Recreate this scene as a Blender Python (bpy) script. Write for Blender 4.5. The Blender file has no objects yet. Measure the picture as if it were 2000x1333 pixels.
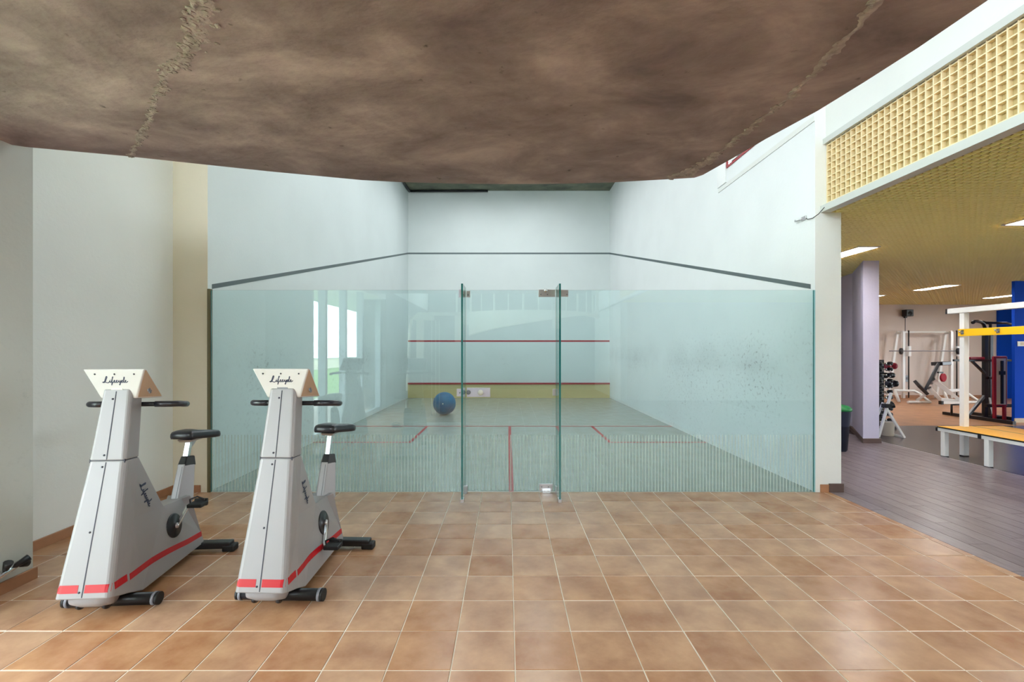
import bpy, bmesh, math, random
from mathutils import Vector, Matrix
from mathutils.bvhtree import BVHTree
rnd = random.Random(7)
sc = bpy.context.scene
COL = sc.collection
PI = math.pi

# ------------------------------------------------------------------ camera, sky, light, exposure
F_PX, VPX, VPY, EYE = 896.0, 991.3, 686.0, 1.49      # focal length and vanishing point on a 2000x1333 frame
cd = bpy.data.cameras.new('camera')
cam = bpy.data.objects.new('camera', cd); COL.objects.link(cam)
cam.location = (0, 0, EYE); cam.rotation_euler = (PI/2, 0, 0)
cd.sensor_width = 36.0; cd.lens = F_PX/2000*36.0
cd.shift_x = (1000-VPX)/2000; cd.shift_y = -(666.5-VPY)/2000
cd.clip_start = 0.05; cd.clip_end = 300
sc.camera = cam
sc.view_settings.view_transform = 'Standard'; sc.view_settings.look = 'None'
sc.view_settings.exposure = 0.85; sc.view_settings.gamma = 1.0
sc.view_settings.use_curve_mapping = False
sc.cycles.use_denoising = True
sc.cycles.max_bounces = 10; sc.cycles.diffuse_bounces = 5; sc.cycles.glossy_bounces = 4
sc.cycles.transparent_max_bounces = 16
sc.cycles.sample_clamp_indirect = 6.0
sc.cycles.caustics_reflective = False; sc.cycles.caustics_refractive = False

w = bpy.data.worlds.new('overcast_sky'); sc.world = w; w.use_nodes = True
bg = w.node_tree.nodes['Background']
bg.inputs[0].default_value = (0.86, 0.94, 1.0, 1); bg.inputs[1].default_value = 10.5

def area(name, loc, rot, sx, sy, power, color=(1, 1, 1), portal=False):
    l = bpy.data.lights.new(name, 'AREA'); l.shape = 'RECTANGLE'; l.size = sx; l.size_y = sy
    l.energy = power; l.color = color
    o = bpy.data.objects.new(name, l); COL.objects.link(o); o.location = loc; o.rotation_euler = rot
    if portal: l.cycles.is_portal = True
    return o
# daylight enters by the glazed facade on the left: portals only guide the sky light through it
area('window_portal', (-3.34, 0.20, 1.42), (0, -PI/2, 0), 2.7, 4.2, 1, portal=True)
area('window_portal', (-3.34, 0.875, 4.70), (0, -PI/2, 0), 3.2, 2.9, 1, portal=True)
area('window_portal', (0.10, -8.40, 5.15), (PI/2, 0, PI), 6.2, 2.3, 1, portal=True)  # guides sky light through the added high back windows
area('window_portal', (18.12, 4.5, 1.75), (0, PI/2, 0), 1.7, 9.0, 1, portal=True)
# unseen lamps added under the court ceiling to brighten the court
for lx in (-1.3, 0.8):
    for ly in (6.6, 9.6, 12.4):
        area('court_fill_light', (lx, ly, 6.36), (0, 0, 0), 0.5, 1.4, 24, (0.93, 0.98, 1.0))

# ------------------------------------------------------------------ helpers
def lin(c):
    return tuple(((v/255)/12.92 if v/255 <= .04045 else ((v/255+.055)/1.055)**2.4) for v in c)

class MB:
    """collects shapes; build() links them as ONE mesh object"""
    def __init__(s): s.bm = bmesh.new()
    def hexa(s, p, mi=0):
        v = [s.bm.verts.new(q) for q in p]
        fs = []
        for f in ((3,2,1,0),(4,5,6,7),(0,1,5,4),(1,2,6,5),(2,3,7,6),(3,0,4,7)):
            fs.append(s.bm.faces.new([v[i] for i in f])); fs[-1].material_index = mi
        return fs
    def box(s, x0, x1, y0, y1, z0, z1, mi=0):
        return s.hexa([(x0,y0,z0),(x1,y0,z0),(x1,y1,z0),(x0,y1,z0),(x0,y0,z1),(x1,y0,z1),(x1,y1,z1),(x0,y1,z1)], mi)
    def bar(s, a, b, wd, ht, up=(0,0,1), mi=0):
        a, b = Vector(a), Vector(b); d = (b-a).normalized(); up = Vector(up)
        if abs(d.dot(up)) > .99: up = Vector((0,0,1)) if abs(d.z) < .9 else Vector((0,1,0))
        x = d.cross(up).normalized()*wd/2; y = x.cross(d).normalized()*ht/2
        return s.hexa([a-x-y, a+x-y, a+x+y, a-x+y, b-x-y, b+x-y, b+x+y, b-x+y], mi)
    def tube(s, pts, r, n=10, mi=0, smooth=True, rs=None):
        pts = [Vector(p) for p in pts]; rings = []
        d0 = (pts[1]-pts[0]).normalized()
        ref = Vector((0,0,1)) if abs(d0.z) < .9 else Vector((0,1,0))
        x = d0.cross(ref).normalized()
        for i, p in enumerate(pts):
            d = (pts[min(i+1,len(pts)-1)]-pts[max(i-1,0)]).normalized()
            x = (x-d*x.dot(d)).normalized(); y = d.cross(x); rr = rs[i] if rs else r
            rings.append([s.bm.verts.new(p+(x*math.cos(2*PI*k/n)+y*math.sin(2*PI*k/n))*rr) for k in range(n)])
        for a, b in zip(rings, rings[1:]):
            for k in range(n):
                f = s.bm.faces.new((a[k],a[(k+1)%n],b[(k+1)%n],b[k])); f.smooth = smooth; f.material_index = mi
        for ring, rev in ((rings[0],True),(rings[-1],False)):
            f = s.bm.faces.new(ring[::-1] if rev else ring); f.material_index = mi
    def lathe(s, prof, c, axis=(0,0,1), n=20, mi=0):
        ax = Vector(axis).normalized(); c = Vector(c)
        ref = Vector((0,0,1)) if abs(ax.z) < .9 else Vector((1,0,0))
        x = ax.cross(ref).normalized(); y = ax.cross(x); rings = []
        for r, h in prof:
            if r < 1e-5: rings.append([s.bm.verts.new(c+ax*h)])
            else: rings.append([s.bm.verts.new(c+ax*h+(x*math.cos(2*PI*k/n)+y*math.sin(2*PI*k/n))*r) for k in range(n)])
        for a, b in zip(rings, rings[1:]):
            for k in range(n):
                if len(a) == 1 and len(b) == 1: continue
                if len(a) == 1: f = s.bm.faces.new((a[0], b[(k+1)%n], b[k]))
                elif len(b) == 1: f = s.bm.faces.new((a[k], a[(k+1)%n], b[0]))
                else: f = s.bm.faces.new((a[k],a[(k+1)%n],b[(k+1)%n],b[k]))
                f.smooth = True; f.material_index = mi
        for ring, rev in ((rings[0],True),(rings[-1],False)):
            if len(ring) > 2: s.bm.faces.new(ring[::-1] if rev else ring).material_index = mi
    def prism(s, poly, z0, z1, mi=0):
        a = [s.bm.verts.new((x,y,z0)) for x,y in poly]; b = [s.bm.verts.new((x,y,z1)) for x,y in poly]
        fs = [s.bm.faces.new(a[::-1]), s.bm.faces.new(b)]; n = len(poly)
        for i in range(n): fs.append(s.bm.faces.new((a[i],a[(i+1)%n],b[(i+1)%n],b[i])))
        for f in fs: f.material_index = mi
        return fs
    def build(s, name, m, parent=None, bevel=0, recalc=True, segs=2):
        if recalc: bmesh.ops.recalc_face_normals(s.bm, faces=s.bm.faces)
        if bevel:
            es = [e for e in s.bm.edges if len(e.link_faces) == 2 and e.calc_face_angle(0) > .5]
            bmesh.ops.bevel(s.bm, geom=es, offset=bevel, segments=segs, profile=.5, affect='EDGES', clamp_overlap=True)
        me = bpy.data.meshes.new(name); s.bm.to_mesh(me); s.bm.free()
        for k in (m if isinstance(m, (list, tuple)) else [m]): me.materials.append(k)
        o = bpy.data.objects.new(name, me); COL.objects.link(o)
        if parent: o.parent = parent
        return o

def thing(name, label, cat, loc=(0,0,0), rz=0, group=None):
    o = bpy.data.objects.new(name, None); COL.objects.link(o)
    o.empty_display_size = .1
    o.location = loc; o.rotation_euler = (0,0,rz); o['label'] = label; o['category'] = cat
    if group: o['group'] = group
    return o
def tag(o, label, cat, group=None):
    o['label'] = label; o['category'] = cat
    if group: o['group'] = group
    return o
def struct(o, label=None):
    o['kind'] = 'structure'
    if label: o['label'] = label
    return o
def boxo(name, m, x0, x1, y0, y1, z0, z1, parent=None, bevel=0):
    b = MB(); b.box(x0,x1,y0,y1,z0,z1); return b.build(name, m, parent, bevel)

# ------------------------------------------------------------------ materials
def mat(name, rgb, rough=.5, metal=0, spec=.5, noise=0, nscale=6, bump=0, bscale=60, rgb2=None, emit=0, coords='Object', coat=0):
    m = bpy.data.materials.new(name); m.use_nodes = True; nt = m.node_tree; N = nt.nodes; L = nt.links
    p = N['Principled BSDF']; c = lin(rgb)
    p.inputs['Base Color'].default_value = (*c,1); p.inputs['Roughness'].default_value = rough
    p.inputs['Metallic'].default_value = metal; p.inputs['Specular IOR Level'].default_value = spec
    if coat: p.inputs['Coat Weight'].default_value = coat; p.inputs['Coat Roughness'].default_value = .1
    if emit:
        p.inputs['Emission Color'].default_value = (*c,1); p.inputs['Emission Strength'].default_value = emit
    if noise or rgb2 or bump:
        tc = N.new('ShaderNodeTexCoord')
    if noise or rgb2:
        n = N.new('ShaderNodeTexNoise'); n.inputs['Scale'].default_value = nscale; n.inputs['Detail'].default_value = 5
        L.new(tc.outputs[coords], n.inputs['Vector'])
        r = N.new('ShaderNodeValToRGB'); e = r.color_ramp.elements
        e[0].position = .3; e[1].position = .7
        c2 = lin(rgb2) if rgb2 else tuple(v*(1-noise) for v in c)
        e[0].color = (*c2,1); e[1].color = (*c,1)
        L.new(n.outputs['Fac'], r.inputs[0]); L.new(r.outputs[0], p.inputs['Base Color'])
    if bump:
        n2 = N.new('ShaderNodeTexNoise'); n2.inputs['Scale'].default_value = bscale; n2.inputs['Detail'].default_value = 6
        L.new(tc.outputs[coords], n2.inputs['Vector'])
        b = N.new('ShaderNodeBump'); b.inputs['Strength'].default_value = bump; b.inputs['Distance'].default_value = .01
        L.new(n2.outputs['Fac'], b.inputs['Height']); L.new(b.outputs[0], p.inputs['Normal'])
    return m

def tile_mat(name, cols, rough, scale=5, vscale=(1,1,1)):
    """each tile takes its own tone (Object Info > Random) with a mottled grain"""
    m = bpy.data.materials.new(name); m.use_nodes = True; nt = m.node_tree; N = nt.nodes; L = nt.links
    p = N['Principled BSDF']; p.inputs['Roughness'].default_value = rough
    oi = N.new('ShaderNodeObjectInfo'); tc = N.new('ShaderNodeTexCoord')
    geo = N.new('ShaderNodeNewGeometry')
    mp = N.new('ShaderNodeMapping'); mp.inputs['Scale'].default_value = vscale
    L.new(geo.outputs['Position'], mp.inputs[0])
    cmb = N.new('ShaderNodeVectorMath'); cmb.operation = 'ADD'
    L.new(mp.outputs[0], cmb.inputs[0])
    mul = N.new('ShaderNodeMath'); mul.operation = 'MULTIPLY'; mul.inputs[1].default_value = 37
    L.new(oi.outputs['Random'], mul.inputs[0]); L.new(mul.outputs[0], cmb.inputs[1])
    n = N.new('ShaderNodeTexNoise'); n.inputs['Scale'].default_value = scale; n.inputs['Detail'].default_value = 6
    n.inputs['Roughness'].default_value = .6
    L.new(cmb.outputs[0], n.inputs['Vector'])
    r = N.new('ShaderNodeValToRGB'); r.color_ramp.elements[0].position = .33; r.color_ramp.elements[1].position = .68
    r.color_ramp.elements[0].color = (*lin(cols[0]),1); r.color_ramp.elements[1].color = (*lin(cols[1]),1)
    L.new(n.outputs['Fac'], r.inputs[0])
    r2 = N.new('ShaderNodeValToRGB'); r2.color_ramp.elements[0].color = (*lin(cols[2]),1); r2.color_ramp.elements[1].color = (*lin(cols[3]),1)
    L.new(oi.outputs['Random'], r2.inputs[0])
    mx = N.new('ShaderNodeMix'); mx.data_type = 'RGBA'; mx.inputs['Factor'].default_value = .5
    L.new(r.outputs[0], mx.inputs['A']); L.new(r2.outputs[0], mx.inputs['B'])
    L.new(mx.outputs['Result'], p.inputs['Base Color'])
    b = N.new('ShaderNodeBump'); b.inputs['Strength'].default_value = .12; b.inputs['Distance'].default_value = .004
    L.new(n.outputs['Fac'], b.inputs['Height']); L.new(b.outputs[0], p.inputs['Normal'])
    return m

def wall_mat(name, rgb, marks=0, rough=.62):
    """painted plaster; marks > 0 adds grey ball scuffs and specks between knee and head height"""
    m = bpy.data.materials.new(name); m.use_nodes = True; nt = m.node_tree; N = nt.nodes; L = nt.links
    p = N['Principled BSDF']; p.inputs['Roughness'].default_value = rough; p.inputs['Specular IOR Level'].default_value = .3
    geo = N.new('ShaderNodeNewGeometry')
    n = N.new('ShaderNodeTexNoise'); n.inputs['Scale'].default_value = 1.3; n.inputs['Detail'].default_value = 6
    L.new(geo.outputs['Position'], n.inputs['Vector'])
    r = N.new('ShaderNodeValToRGB'); c = lin(rgb)
    r.color_ramp.elements[0].position = .3; r.color_ramp.elements[1].position = .6
    r.color_ramp.elements[0].color = (*(v*.965 for v in c),1); r.color_ramp.elements[1].color = (*c,1)
    L.new(n.outputs['Fac'], r.inputs[0]); out = r.outputs[0]
    if marks:
        sp = N.new('ShaderNodeTexNoise'); sp.inputs['Scale'].default_value = 22; sp.inputs['Detail'].default_value = 8; sp.inputs['Roughness'].default_value = .75
        mp = N.new('ShaderNodeMapping'); mp.inputs['Scale'].default_value = (.8, .8, 1.0)
        L.new(geo.outputs['Position'], mp.inputs[0]); L.new(mp.outputs[0], sp.inputs['Vector'])
        rs = N.new('ShaderNodeValToRGB'); rs.color_ramp.elements[0].position = .55; rs.color_ramp.elements[1].position = .70
        L.new(sp.outputs['Fac'], rs.inputs[0])
        sx = N.new('ShaderNodeSeparateXYZ'); L.new(geo.outputs['Position'], sx.inputs[0])
        hz = N.new('ShaderNodeValToRGB'); e = hz.color_ramp.elements
        e[0].position = 0; e[0].color = (.45,.45,.45,1); e[1].position = 1; e[1].color = (0,0,0,1)
        for pos, v in ((.15,.35),(.38,.9),(.5,.75),(.66,.2),(.75,.08)):
            k = e.new(pos); k.color = (v,v,v,1)
        dv = N.new('ShaderNodeMath'); dv.operation = 'DIVIDE'; dv.inputs[1].default_value = 2.8
        L.new(sx.outputs['Z'], dv.inputs[0]); L.new(dv.outputs[0], hz.inputs[0])
        big = N.new('ShaderNodeTexNoise'); big.inputs['Scale'].default_value = .8; big.inputs['Detail'].default_value = 4
        L.new(geo.outputs['Position'], big.inputs['Vector'])
        rb = N.new('ShaderNodeValToRGB'); rb.color_ramp.elements[0].position = .35; rb.color_ramp.elements[1].position = .65
        L.new(big.outputs['Fac'], rb.inputs[0])
        a = N.new('ShaderNodeMath'); a.operation = 'MULTIPLY'; L.new(rs.outputs[0], a.inputs[0]); L.new(hz.outputs[0], a.inputs[1])
        bm_ = N.new('ShaderNodeMath'); bm_.operation = 'MULTIPLY'; L.new(a.outputs[0], bm_.inputs[0]); L.new(rb.outputs[0], bm_.inputs[1])
        # broad rubbed haze in the hitting zone
        hz2 = N.new('ShaderNodeValToRGB'); e2 = hz2.color_ramp.elements
        e2[0].position = .34; e2[0].color = (.12,.12,.12,1); e2[1].position = .60; e2[1].color = (0,0,0,1)
        for pos, v in ((.42,.45),(.46,1.0),(.50,.7)):
            k = e2.new(pos); k.color = (v,v,v,1)
        L.new(dv.outputs[0], hz2.inputs[0])
        hzb = N.new('ShaderNodeMath'); hzb.operation = 'MULTIPLY'; L.new(hz2.outputs[0], hzb.inputs[0]); L.new(rb.outputs[0], hzb.inputs[1])
        hm = N.new('ShaderNodeMath'); hm.operation = 'MULTIPLY_ADD'; hm.inputs[1].default_value = .13*marks
        L.new(hzb.outputs[0], hm.inputs[0])
        b2 = N.new('ShaderNodeMath'); b2.operation = 'MULTIPLY'; b2.inputs[1].default_value = min(marks,1.1); b2.use_clamp = True
        L.new(bm_.outputs[0], b2.inputs[0]); L.new(b2.outputs[0], hm.inputs[2]); hm.use_clamp = True
        mx = N.new('ShaderNodeMix'); mx.data_type = 'RGBA'; L.new(hm.outputs[0], mx.inputs['Factor'])
        L.new(out, mx.inputs['A']); mx.inputs['B'].default_value = (*lin((70,82,86)),1); out = mx.outputs['Result']
    L.new(out, p.inputs['Base Color'])
    n2 = N.new('ShaderNodeTexNoise'); n2.inputs['Scale'].default_value = 35; n2.inputs['Detail'].default_value = 5
    L.new(geo.outputs['Position'], n2.inputs['Vector'])
    b = N.new('ShaderNodeBump'); b.inputs['Strength'].default_value = .18; b.inputs['Distance'].default_value = .008
    L.new(n2.outputs['Fac'], b.inputs['Height']); L.new(b.outputs[0], p.inputs['Normal'])
    return m

def concrete_mat(name, c_lo, c_mid, c_hi):
    m = bpy.data.materials.new(name); m.use_nodes = True; nt = m.node_tree; N = nt.nodes; L = nt.links
    p = N['Principled BSDF']; p.inputs['Roughness'].default_value = .75; p.inputs['Specular IOR Level'].default_value = .3
    geo = N.new('ShaderNodeNewGeometry')
    mp = N.new('ShaderNodeMapping'); mp.inputs['Scale'].default_value = (.8, 1.15, 1); mp.inputs['Rotation'].default_value = (0,0,.5)
    L.new(geo.outputs['Position'], mp.inputs[0])
    n = N.new('ShaderNodeTexNoise'); n.inputs['Scale'].default_value = 2.1; n.inputs['Detail'].default_value = 9; n.inputs['Roughness'].default_value = .62
    n.inputs['Distortion'].default_value = .35
    L.new(mp.outputs[0], n.inputs['Vector'])
    r = N.new('ShaderNodeValToRGB'); e = r.color_ramp.elements
    e[0].position = .32; e[0].color = (*lin(c_lo),1); e[1].position = .70; e[1].color = (*lin(c_hi),1)
    k = e.new(.5); k.color = (*lin(c_mid),1)
    L.new(n.outputs['Fac'], r.inputs[0])
    v = N.new('ShaderNodeTexNoise'); v.inputs['Scale'].default_value = 13; v.inputs['Detail'].default_value = 4
    L.new(geo.outputs['Position'], v.inputs['Vector'])
    rv = N.new('ShaderNodeValToRGB'); rv.color_ramp.elements[0].position = .22; rv.color_ramp.elements[1].position = .31
    rv.color_ramp.elements[0].color = (.35,.35,.35,1); rv.color_ramp.elements[1].color = (1,1,1,1)
    L.new(v.outputs['Fac'], rv.inputs[0])
    mx = N.new('ShaderNodeMix'); mx.data_type = 'RGBA'; mx.blend_type = 'MULTIPLY'; mx.inputs['Factor'].default_value = 1
    L.new(r.outputs[0], mx.inputs['A']); L.new(rv.outputs[0], mx.inputs['B']); L.new(mx.outputs['Result'], p.inputs['Base Color'])
    f = N.new('ShaderNodeTexNoise'); f.inputs['Scale'].default_value = 9; f.inputs['Detail'].default_value = 9
    L.new(mp.outputs[0], f.inputs['Vector'])
    b = N.new('ShaderNodeBump'); b.inputs['Strength'].default_value = .8; b.inputs['Distance'].default_value = .02
    L.new(f.outputs['Fac'], b.inputs['Height']); L.new(b.outputs[0], p.inputs['Normal'])
    return m

def glass_mat(name, tint, base=.04):
    """clear sheet glass: straight transmission with a tint, and a mirror reflection that grows with the angle"""
    m = bpy.data.materials.new(name); m.use_nodes = True; nt = m.node_tree; N = nt.nodes; L = nt.links
    N.remove(N['Principled BSDF'])
    t = N.new('ShaderNodeBsdfTransparent'); t.inputs[0].default_value = (*tint,1)
    g = N.new('ShaderNodeBsdfGlossy'); g.inputs['Roughness'].default_value = 0.0; g.inputs[0].default_value = (.95,1,.99,1)
    lw = N.new('ShaderNodeLayerWeight'); lw.inputs[0].default_value = .5
    pw = N.new('ShaderNodeMath'); pw.operation = 'POWER'; pw.inputs[1].default_value = 5; L.new(lw.outputs['Facing'], pw.inputs[0])
    ma = N.new('ShaderNodeMath'); ma.operation = 'MULTIPLY_ADD'; ma.inputs[1].default_value = 1-base; ma.inputs[2].default_value = base
    L.new(pw.outputs[0], ma.inputs[0])
    mx = N.new('ShaderNodeMixShader'); L.new(ma.outputs[0], mx.inputs[0]); L.new(t.outputs[0], mx.inputs[1]); L.new(g.outputs[0], mx.inputs[2])
    L.new(mx.outputs[0], N['Material Output'].inputs[0])
    return m

M = dict(
 plaster=wall_mat('white_plaster', (236,238,235)),
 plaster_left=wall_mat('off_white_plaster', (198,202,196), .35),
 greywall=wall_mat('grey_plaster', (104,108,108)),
 cream=wall_mat('cream_plaster', (232,224,204)),
 court=wall_mat('court_plaster_dim', (218,226,226), 1.2),  # left court wall, its weaker light put in as a greyer tone
 court_right_lit=wall_mat('court_right_plaster_lit', (243,246,247), 1.5),  # paler copy of the court plaster, daylight on this wall put in the colour
 court_front_dim=wall_mat('court_front_plaster_dim', (220,227,226), .3),  # front wall, same plaster with its weaker light in the colour
 lavender=wall_mat('lavender_plaster', (212,209,236)),
 gymwall=wall_mat('gym_plaster', (222,212,206)),
 blue=mat('blue_paint', (0,76,206), .8, spec=.2),
 slab=concrete_mat('brown_concrete', (118,103,106), (152,136,138), (190,173,173)),
 mortar=mat('rough_mortar', (190,178,176), .9, noise=.45, nscale=22, bump=.8, bscale=45),
 roofcon=concrete_mat('grey_concrete', (78,82,72), (104,108,94), (128,130,112)),
 tile=tile_mat('terracotta_tile', ((146,94,60),(214,170,128),(172,116,76),(194,160,136)), .27, 4.5),
 grout=mat('pale_grout', (236,224,208), .8),
 plank=tile_mat('dark_wood_plank', ((100,88,92),(150,138,142),(106,94,98),(144,132,138)), .30, 6, (9,1,1)),
 plankgap=mat('plank_joint', (214,204,204), .6),
 darkfloor=mat('dark_gym_floor', (92,80,80), .25, rgb2=(70,60,62), nscale=5),
 brownfloor=mat('brown_gym_floor', (200,148,106), .35, rgb2=(174,122,84), nscale=3),
 courtfloor=mat('court_boards', (154,162,156), .22, rgb2=(144,150,142), nscale=4),
 skirting=mat('terracotta_skirting', (178,128,94), .5, noise=.2, nscale=8),
 skirting_dark=mat('dark_skirting', (96,78,74), .45),
 glass=glass_mat('green_glass', (.92,.988,.992), .055),
 clear=glass_mat('clear_glass', (.97,.98,.98)),
 gedge=mat('glass_edge', (24,118,118), .1, spec=.8, coat=.6),
 frost=mat('white_film', (196,214,208), .7),
 red=mat('red_line', (164,40,48), .5),
 linegrey=mat('grey_line', (96,108,110), .6),
 tin=mat('tin_board', (206,190,140), .5),
 steel=mat('satin_steel', (205,203,206), .28, metal=.85),
 lockwhite=mat('pale_anodised_plate', (214,212,226), .4, metal=.3),
 chrome=mat('chrome', (225,228,232), .1, metal=1),
 lattice=mat('cream_lattice', (246,228,186), .5),
 latback=mat('beige_backing', (194,174,126), .7),
 ceilgrid=mat('yellow_grid', (255,244,176), .5),
 ceilshade=mat('ceiling_void_shade', (96,78,48), .8),  # dark tone stands in for the shaded void above the open grid
 whitepaint=mat('white_enamel', (236,238,238), .35),
 framewhite=mat('white_frame_paint', (206,210,206), .5),
 bike=mat('bike_shell', (154,152,154), .32),
 bikecon=mat('bike_console', (214,213,212), .45),
 bikeside=mat('console_side', (184,160,136), .5),
 bikedark=mat('dark_seam', (52,52,66), .6),
 bikered=mat('red_stripe', (184,10,30), .35),
 letter=mat('dark_lettering', (48,58,84), .5),
 black=mat('black_plastic', (24,25,30), .35),
 rubber=mat('black_rubber', (18,18,20), .55),
 vinyl=mat('black_vinyl', (34,36,44), .3, spec=.6),
 greyplastic=mat('grey_plastic', (128,130,138), .4),
 ball=mat('blue_ball', (2,112,158), .5, rgb2=(2,86,128), nscale=5),
 yellow=mat('yellow_laminate', (244,176,26), .35),
 yellowrail=mat('yellow_rail', (252,200,24), .4),
 lamp=mat('lamp_diffuser', (255,252,248), .5, emit=32.0),
 redpad=mat('red_vinyl', (168,28,52), .45),
 creampad=mat('cream_board', (228,210,184), .6),
 bucket=mat('cream_bucket', (226,216,200), .4),
 green=mat('green_lid', (22,122,62), .45),
 bindark=mat('dark_bin', (40,48,70), .45),
 alu=mat('grey_aluminium', (150,160,168), .4, metal=.4),
 paving=mat('pale_paving', (172,168,160), .8, noise=.08, nscale=3),
 lawn=mat('lawn_green', (106,146,62), .9, rgb2=(84,124,46), nscale=3),
 leaf=mat('foliage', (78,112,58), .9, rgb2=(50,82,40), nscale=7),
 bark=mat('bark', (104,84,66), .9),
 housewall=mat('house_wall', (236,226,208), .8),
 roof=mat('terracotta_roof', (196,120,88), .8),
 ivory=mat('ivory_enamel', (240,238,226), .4),
)

# ------------------------------------------------------------------ the setting
XL, XR, YG, YF = -3.164, 3.245, 4.84, 14.59        # court walls, glass plane, court front wall
H1 = 6.6
# -- tiled floor of the hall (each tile in view its own piece)
XB = 3.40                                          # edge between terracotta and dark planks
b = MB(); b.box(-3.6, XB, -8.2, YG+.02, -.08, -.0015)
floor = struct(b.build('floor', M['grout']), 'floor of square terracotta tiles with pale joints')
P, J, TX0 = .30, .0055, .035
def tile_mesh(dx, dy):
    me = MB(); x, y, c = dx/2, dy/2, .0022
    t = me.bm
    lo = [t.verts.new(p) for p in ((-x,-y,-.008),(x,-y,-.008),(x,y,-.008),(-x,y,-.008))]
    md = [t.verts.new(p) for p in ((-x,-y,-.0018),(x,-y,-.0018),(x,y,-.0018),(-x,y,-.0018))]
    hi = [t.verts.new(p) for p in ((-x+c,-y+c,0),(x-c,-y+c,0),(x-c,y-c,0),(-x+c,y-c,0))]
    for a_, b_ in ((lo,md),(md,hi)):
        for i in range(4): t.faces.new((a_[i],a_[(i+1)%4],b_[(i+1)%4],b_[i]))
    t.faces.new(hi); t.faces.new(lo[::-1])
    m = bpy.data.meshes.new('tile'); t.to_mesh(m); t.free(); m.materials.append(M['tile']); return m
cache = {}
def tile_at(x0, x1, y0, y1, joined=None):
    dx, dy = x1-x0-J, y1-y0-J
    if dx < .02 or dy < .02: return
    k = (round(dx,3), round(dy,3))
    if k not in cache: cache[k] = tile_mesh(*k)
    o = bpy.data.objects.new('tile', cache[k]); COL.objects.link(o); o.parent = floor
    o.location = ((x0+x1)/2+rnd.uniform(-.0008,.0008), (y0+y1)/2+rnd.uniform(-.0008,.0008), rnd.uniform(.0002,.0014))
    o.rotation_euler = (rnd.uniform(-.002,.002), rnd.uniform(-.002,.002), rnd.uniform(-.002,.002))
far = MB()
for r in range(44):
    y1 = YG-.002-r*P; y0 = y1-P
    for c in range(-13, 13):
        x0, x1 = TX0+c*P, TX0+(c+1)*P
        x0 = max(x0, -3.53 if y0 >= 2.97 else -3.1); x1 = min(x1, XB)
        if x1-x0 < .03: continue
        if r < 10: tile_at(x0, x1, y0, y1)
        elif y0 > -8.1: far.box(x0+J/2, x1-J/2, y0+J/2, y1-J/2, -.008, 0)
o = far.build('tile_field', M['tile'], floor); o['kind'] = 'stuff'

# -- dark plank floor of the gym, planks running away from the camera
XT = 6.12
b = MB(); b.box(XB, XT, -4.1, 14.7, -.08, -.002)
floor2 = struct(b.build('floor', M['plankgap']), 'dark wood plank floor between tiles and bench')
PW, PL = .151, 1.2
pm = {}
farp = MB()
for c in range(18):
    x0 = XB+c*PW; x1 = min(x0+PW, XT); off = (c*.437) % PL
    y = -4.1+off-PL
    while y < 14.6:
        ya, yb = max(y, -4.1), min(y+PL, 14.68)
        if yb-ya > .05:
            if 1.0 < yb and ya < 10.2:
                k = (round(x1-x0-.004,3), round(yb-ya-.004,3))
                if k not in pm:
                    q = MB(); q.box(-k[0]/2,k[0]/2,-k[1]/2,k[1]/2,-.008,0)
                    me = bpy.data.meshes.new('plank'); q.bm.to_mesh(me); q.bm.free(); me.materials.append(M['plank']); pm[k] = me
                o = bpy.data.objects.new('plank', pm[k]); COL.objects.link(o); o.parent = floor2
                o.location = ((x0+x1)/2, (ya+yb)/2, rnd.uniform(0,.0006)+.0004)
            else: farp.box(x0+.002, x1-.002, ya+.002, yb-.002, -.008, .0004)
        y += PL
o = farp.build('plank_field', M['plank'], floor2); o['kind'] = 'stuff'
struct(boxo('floor', M['darkfloor'], XT, 18.2, -4.1, 9.14, -.08, 0), 'dark polished floor under the bench')
struct(boxo('floor', M['brownfloor'], XT, 18.2, 9.14, 14.7, -.08, 0), 'brown floor below the white machines')
struct(boxo('trim_1', M['steel'], XT-.015, XT+.015, -4.1, 9.14, 0, .004), 'thin metal strip between two dark floors')
# -- court floor with painted lines
cf = struct(boxo('floor', M['courtfloor'], XL, XR, YG+.02, YF, -.08, 0), 'pale boarded floor of the squash court')
XC = (XL+XR)/2
def line(x0,x1,y0,y1): boxo('court_line', M['red'], x0,x1,y0,y1, 0, .002, cf)
YS = YF-5.49
line(XL, XR, YS-.05, YS)
line(XC-.025, XC+.025, YG+.02, YS-.05)
for s in (-1, 1):
    xe = XL if s < 0 else XR; xi = xe-s*1.6
    line(min(xi,xi-s*-.05), max(xi,xi-s*-.05), YS-1.65, YS-.05)
    line(min(xe,xi+s*.05), max(xe,xi+s*.05), YS-1.65, YS-1.60)

# -- walls of the court
b = MB(); fs = b.box(-3.72, XL, YG, YF+.3, -.05, H1)
for f in fs:
    if f.calc_center_median().y < YG+.01: f.material_index = 1
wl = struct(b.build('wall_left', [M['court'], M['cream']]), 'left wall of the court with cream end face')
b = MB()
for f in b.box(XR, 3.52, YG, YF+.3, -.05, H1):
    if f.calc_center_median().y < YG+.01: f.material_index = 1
wr = struct(b.build('wall_right', [M['court_right_lit'], M['plaster']]), 'right wall of the court')
wf = struct(boxo('wall_front', M['court_front_dim'], XL, XR, YF, YF+.3, -.05, H1), 'front wall of the squash court')
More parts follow.
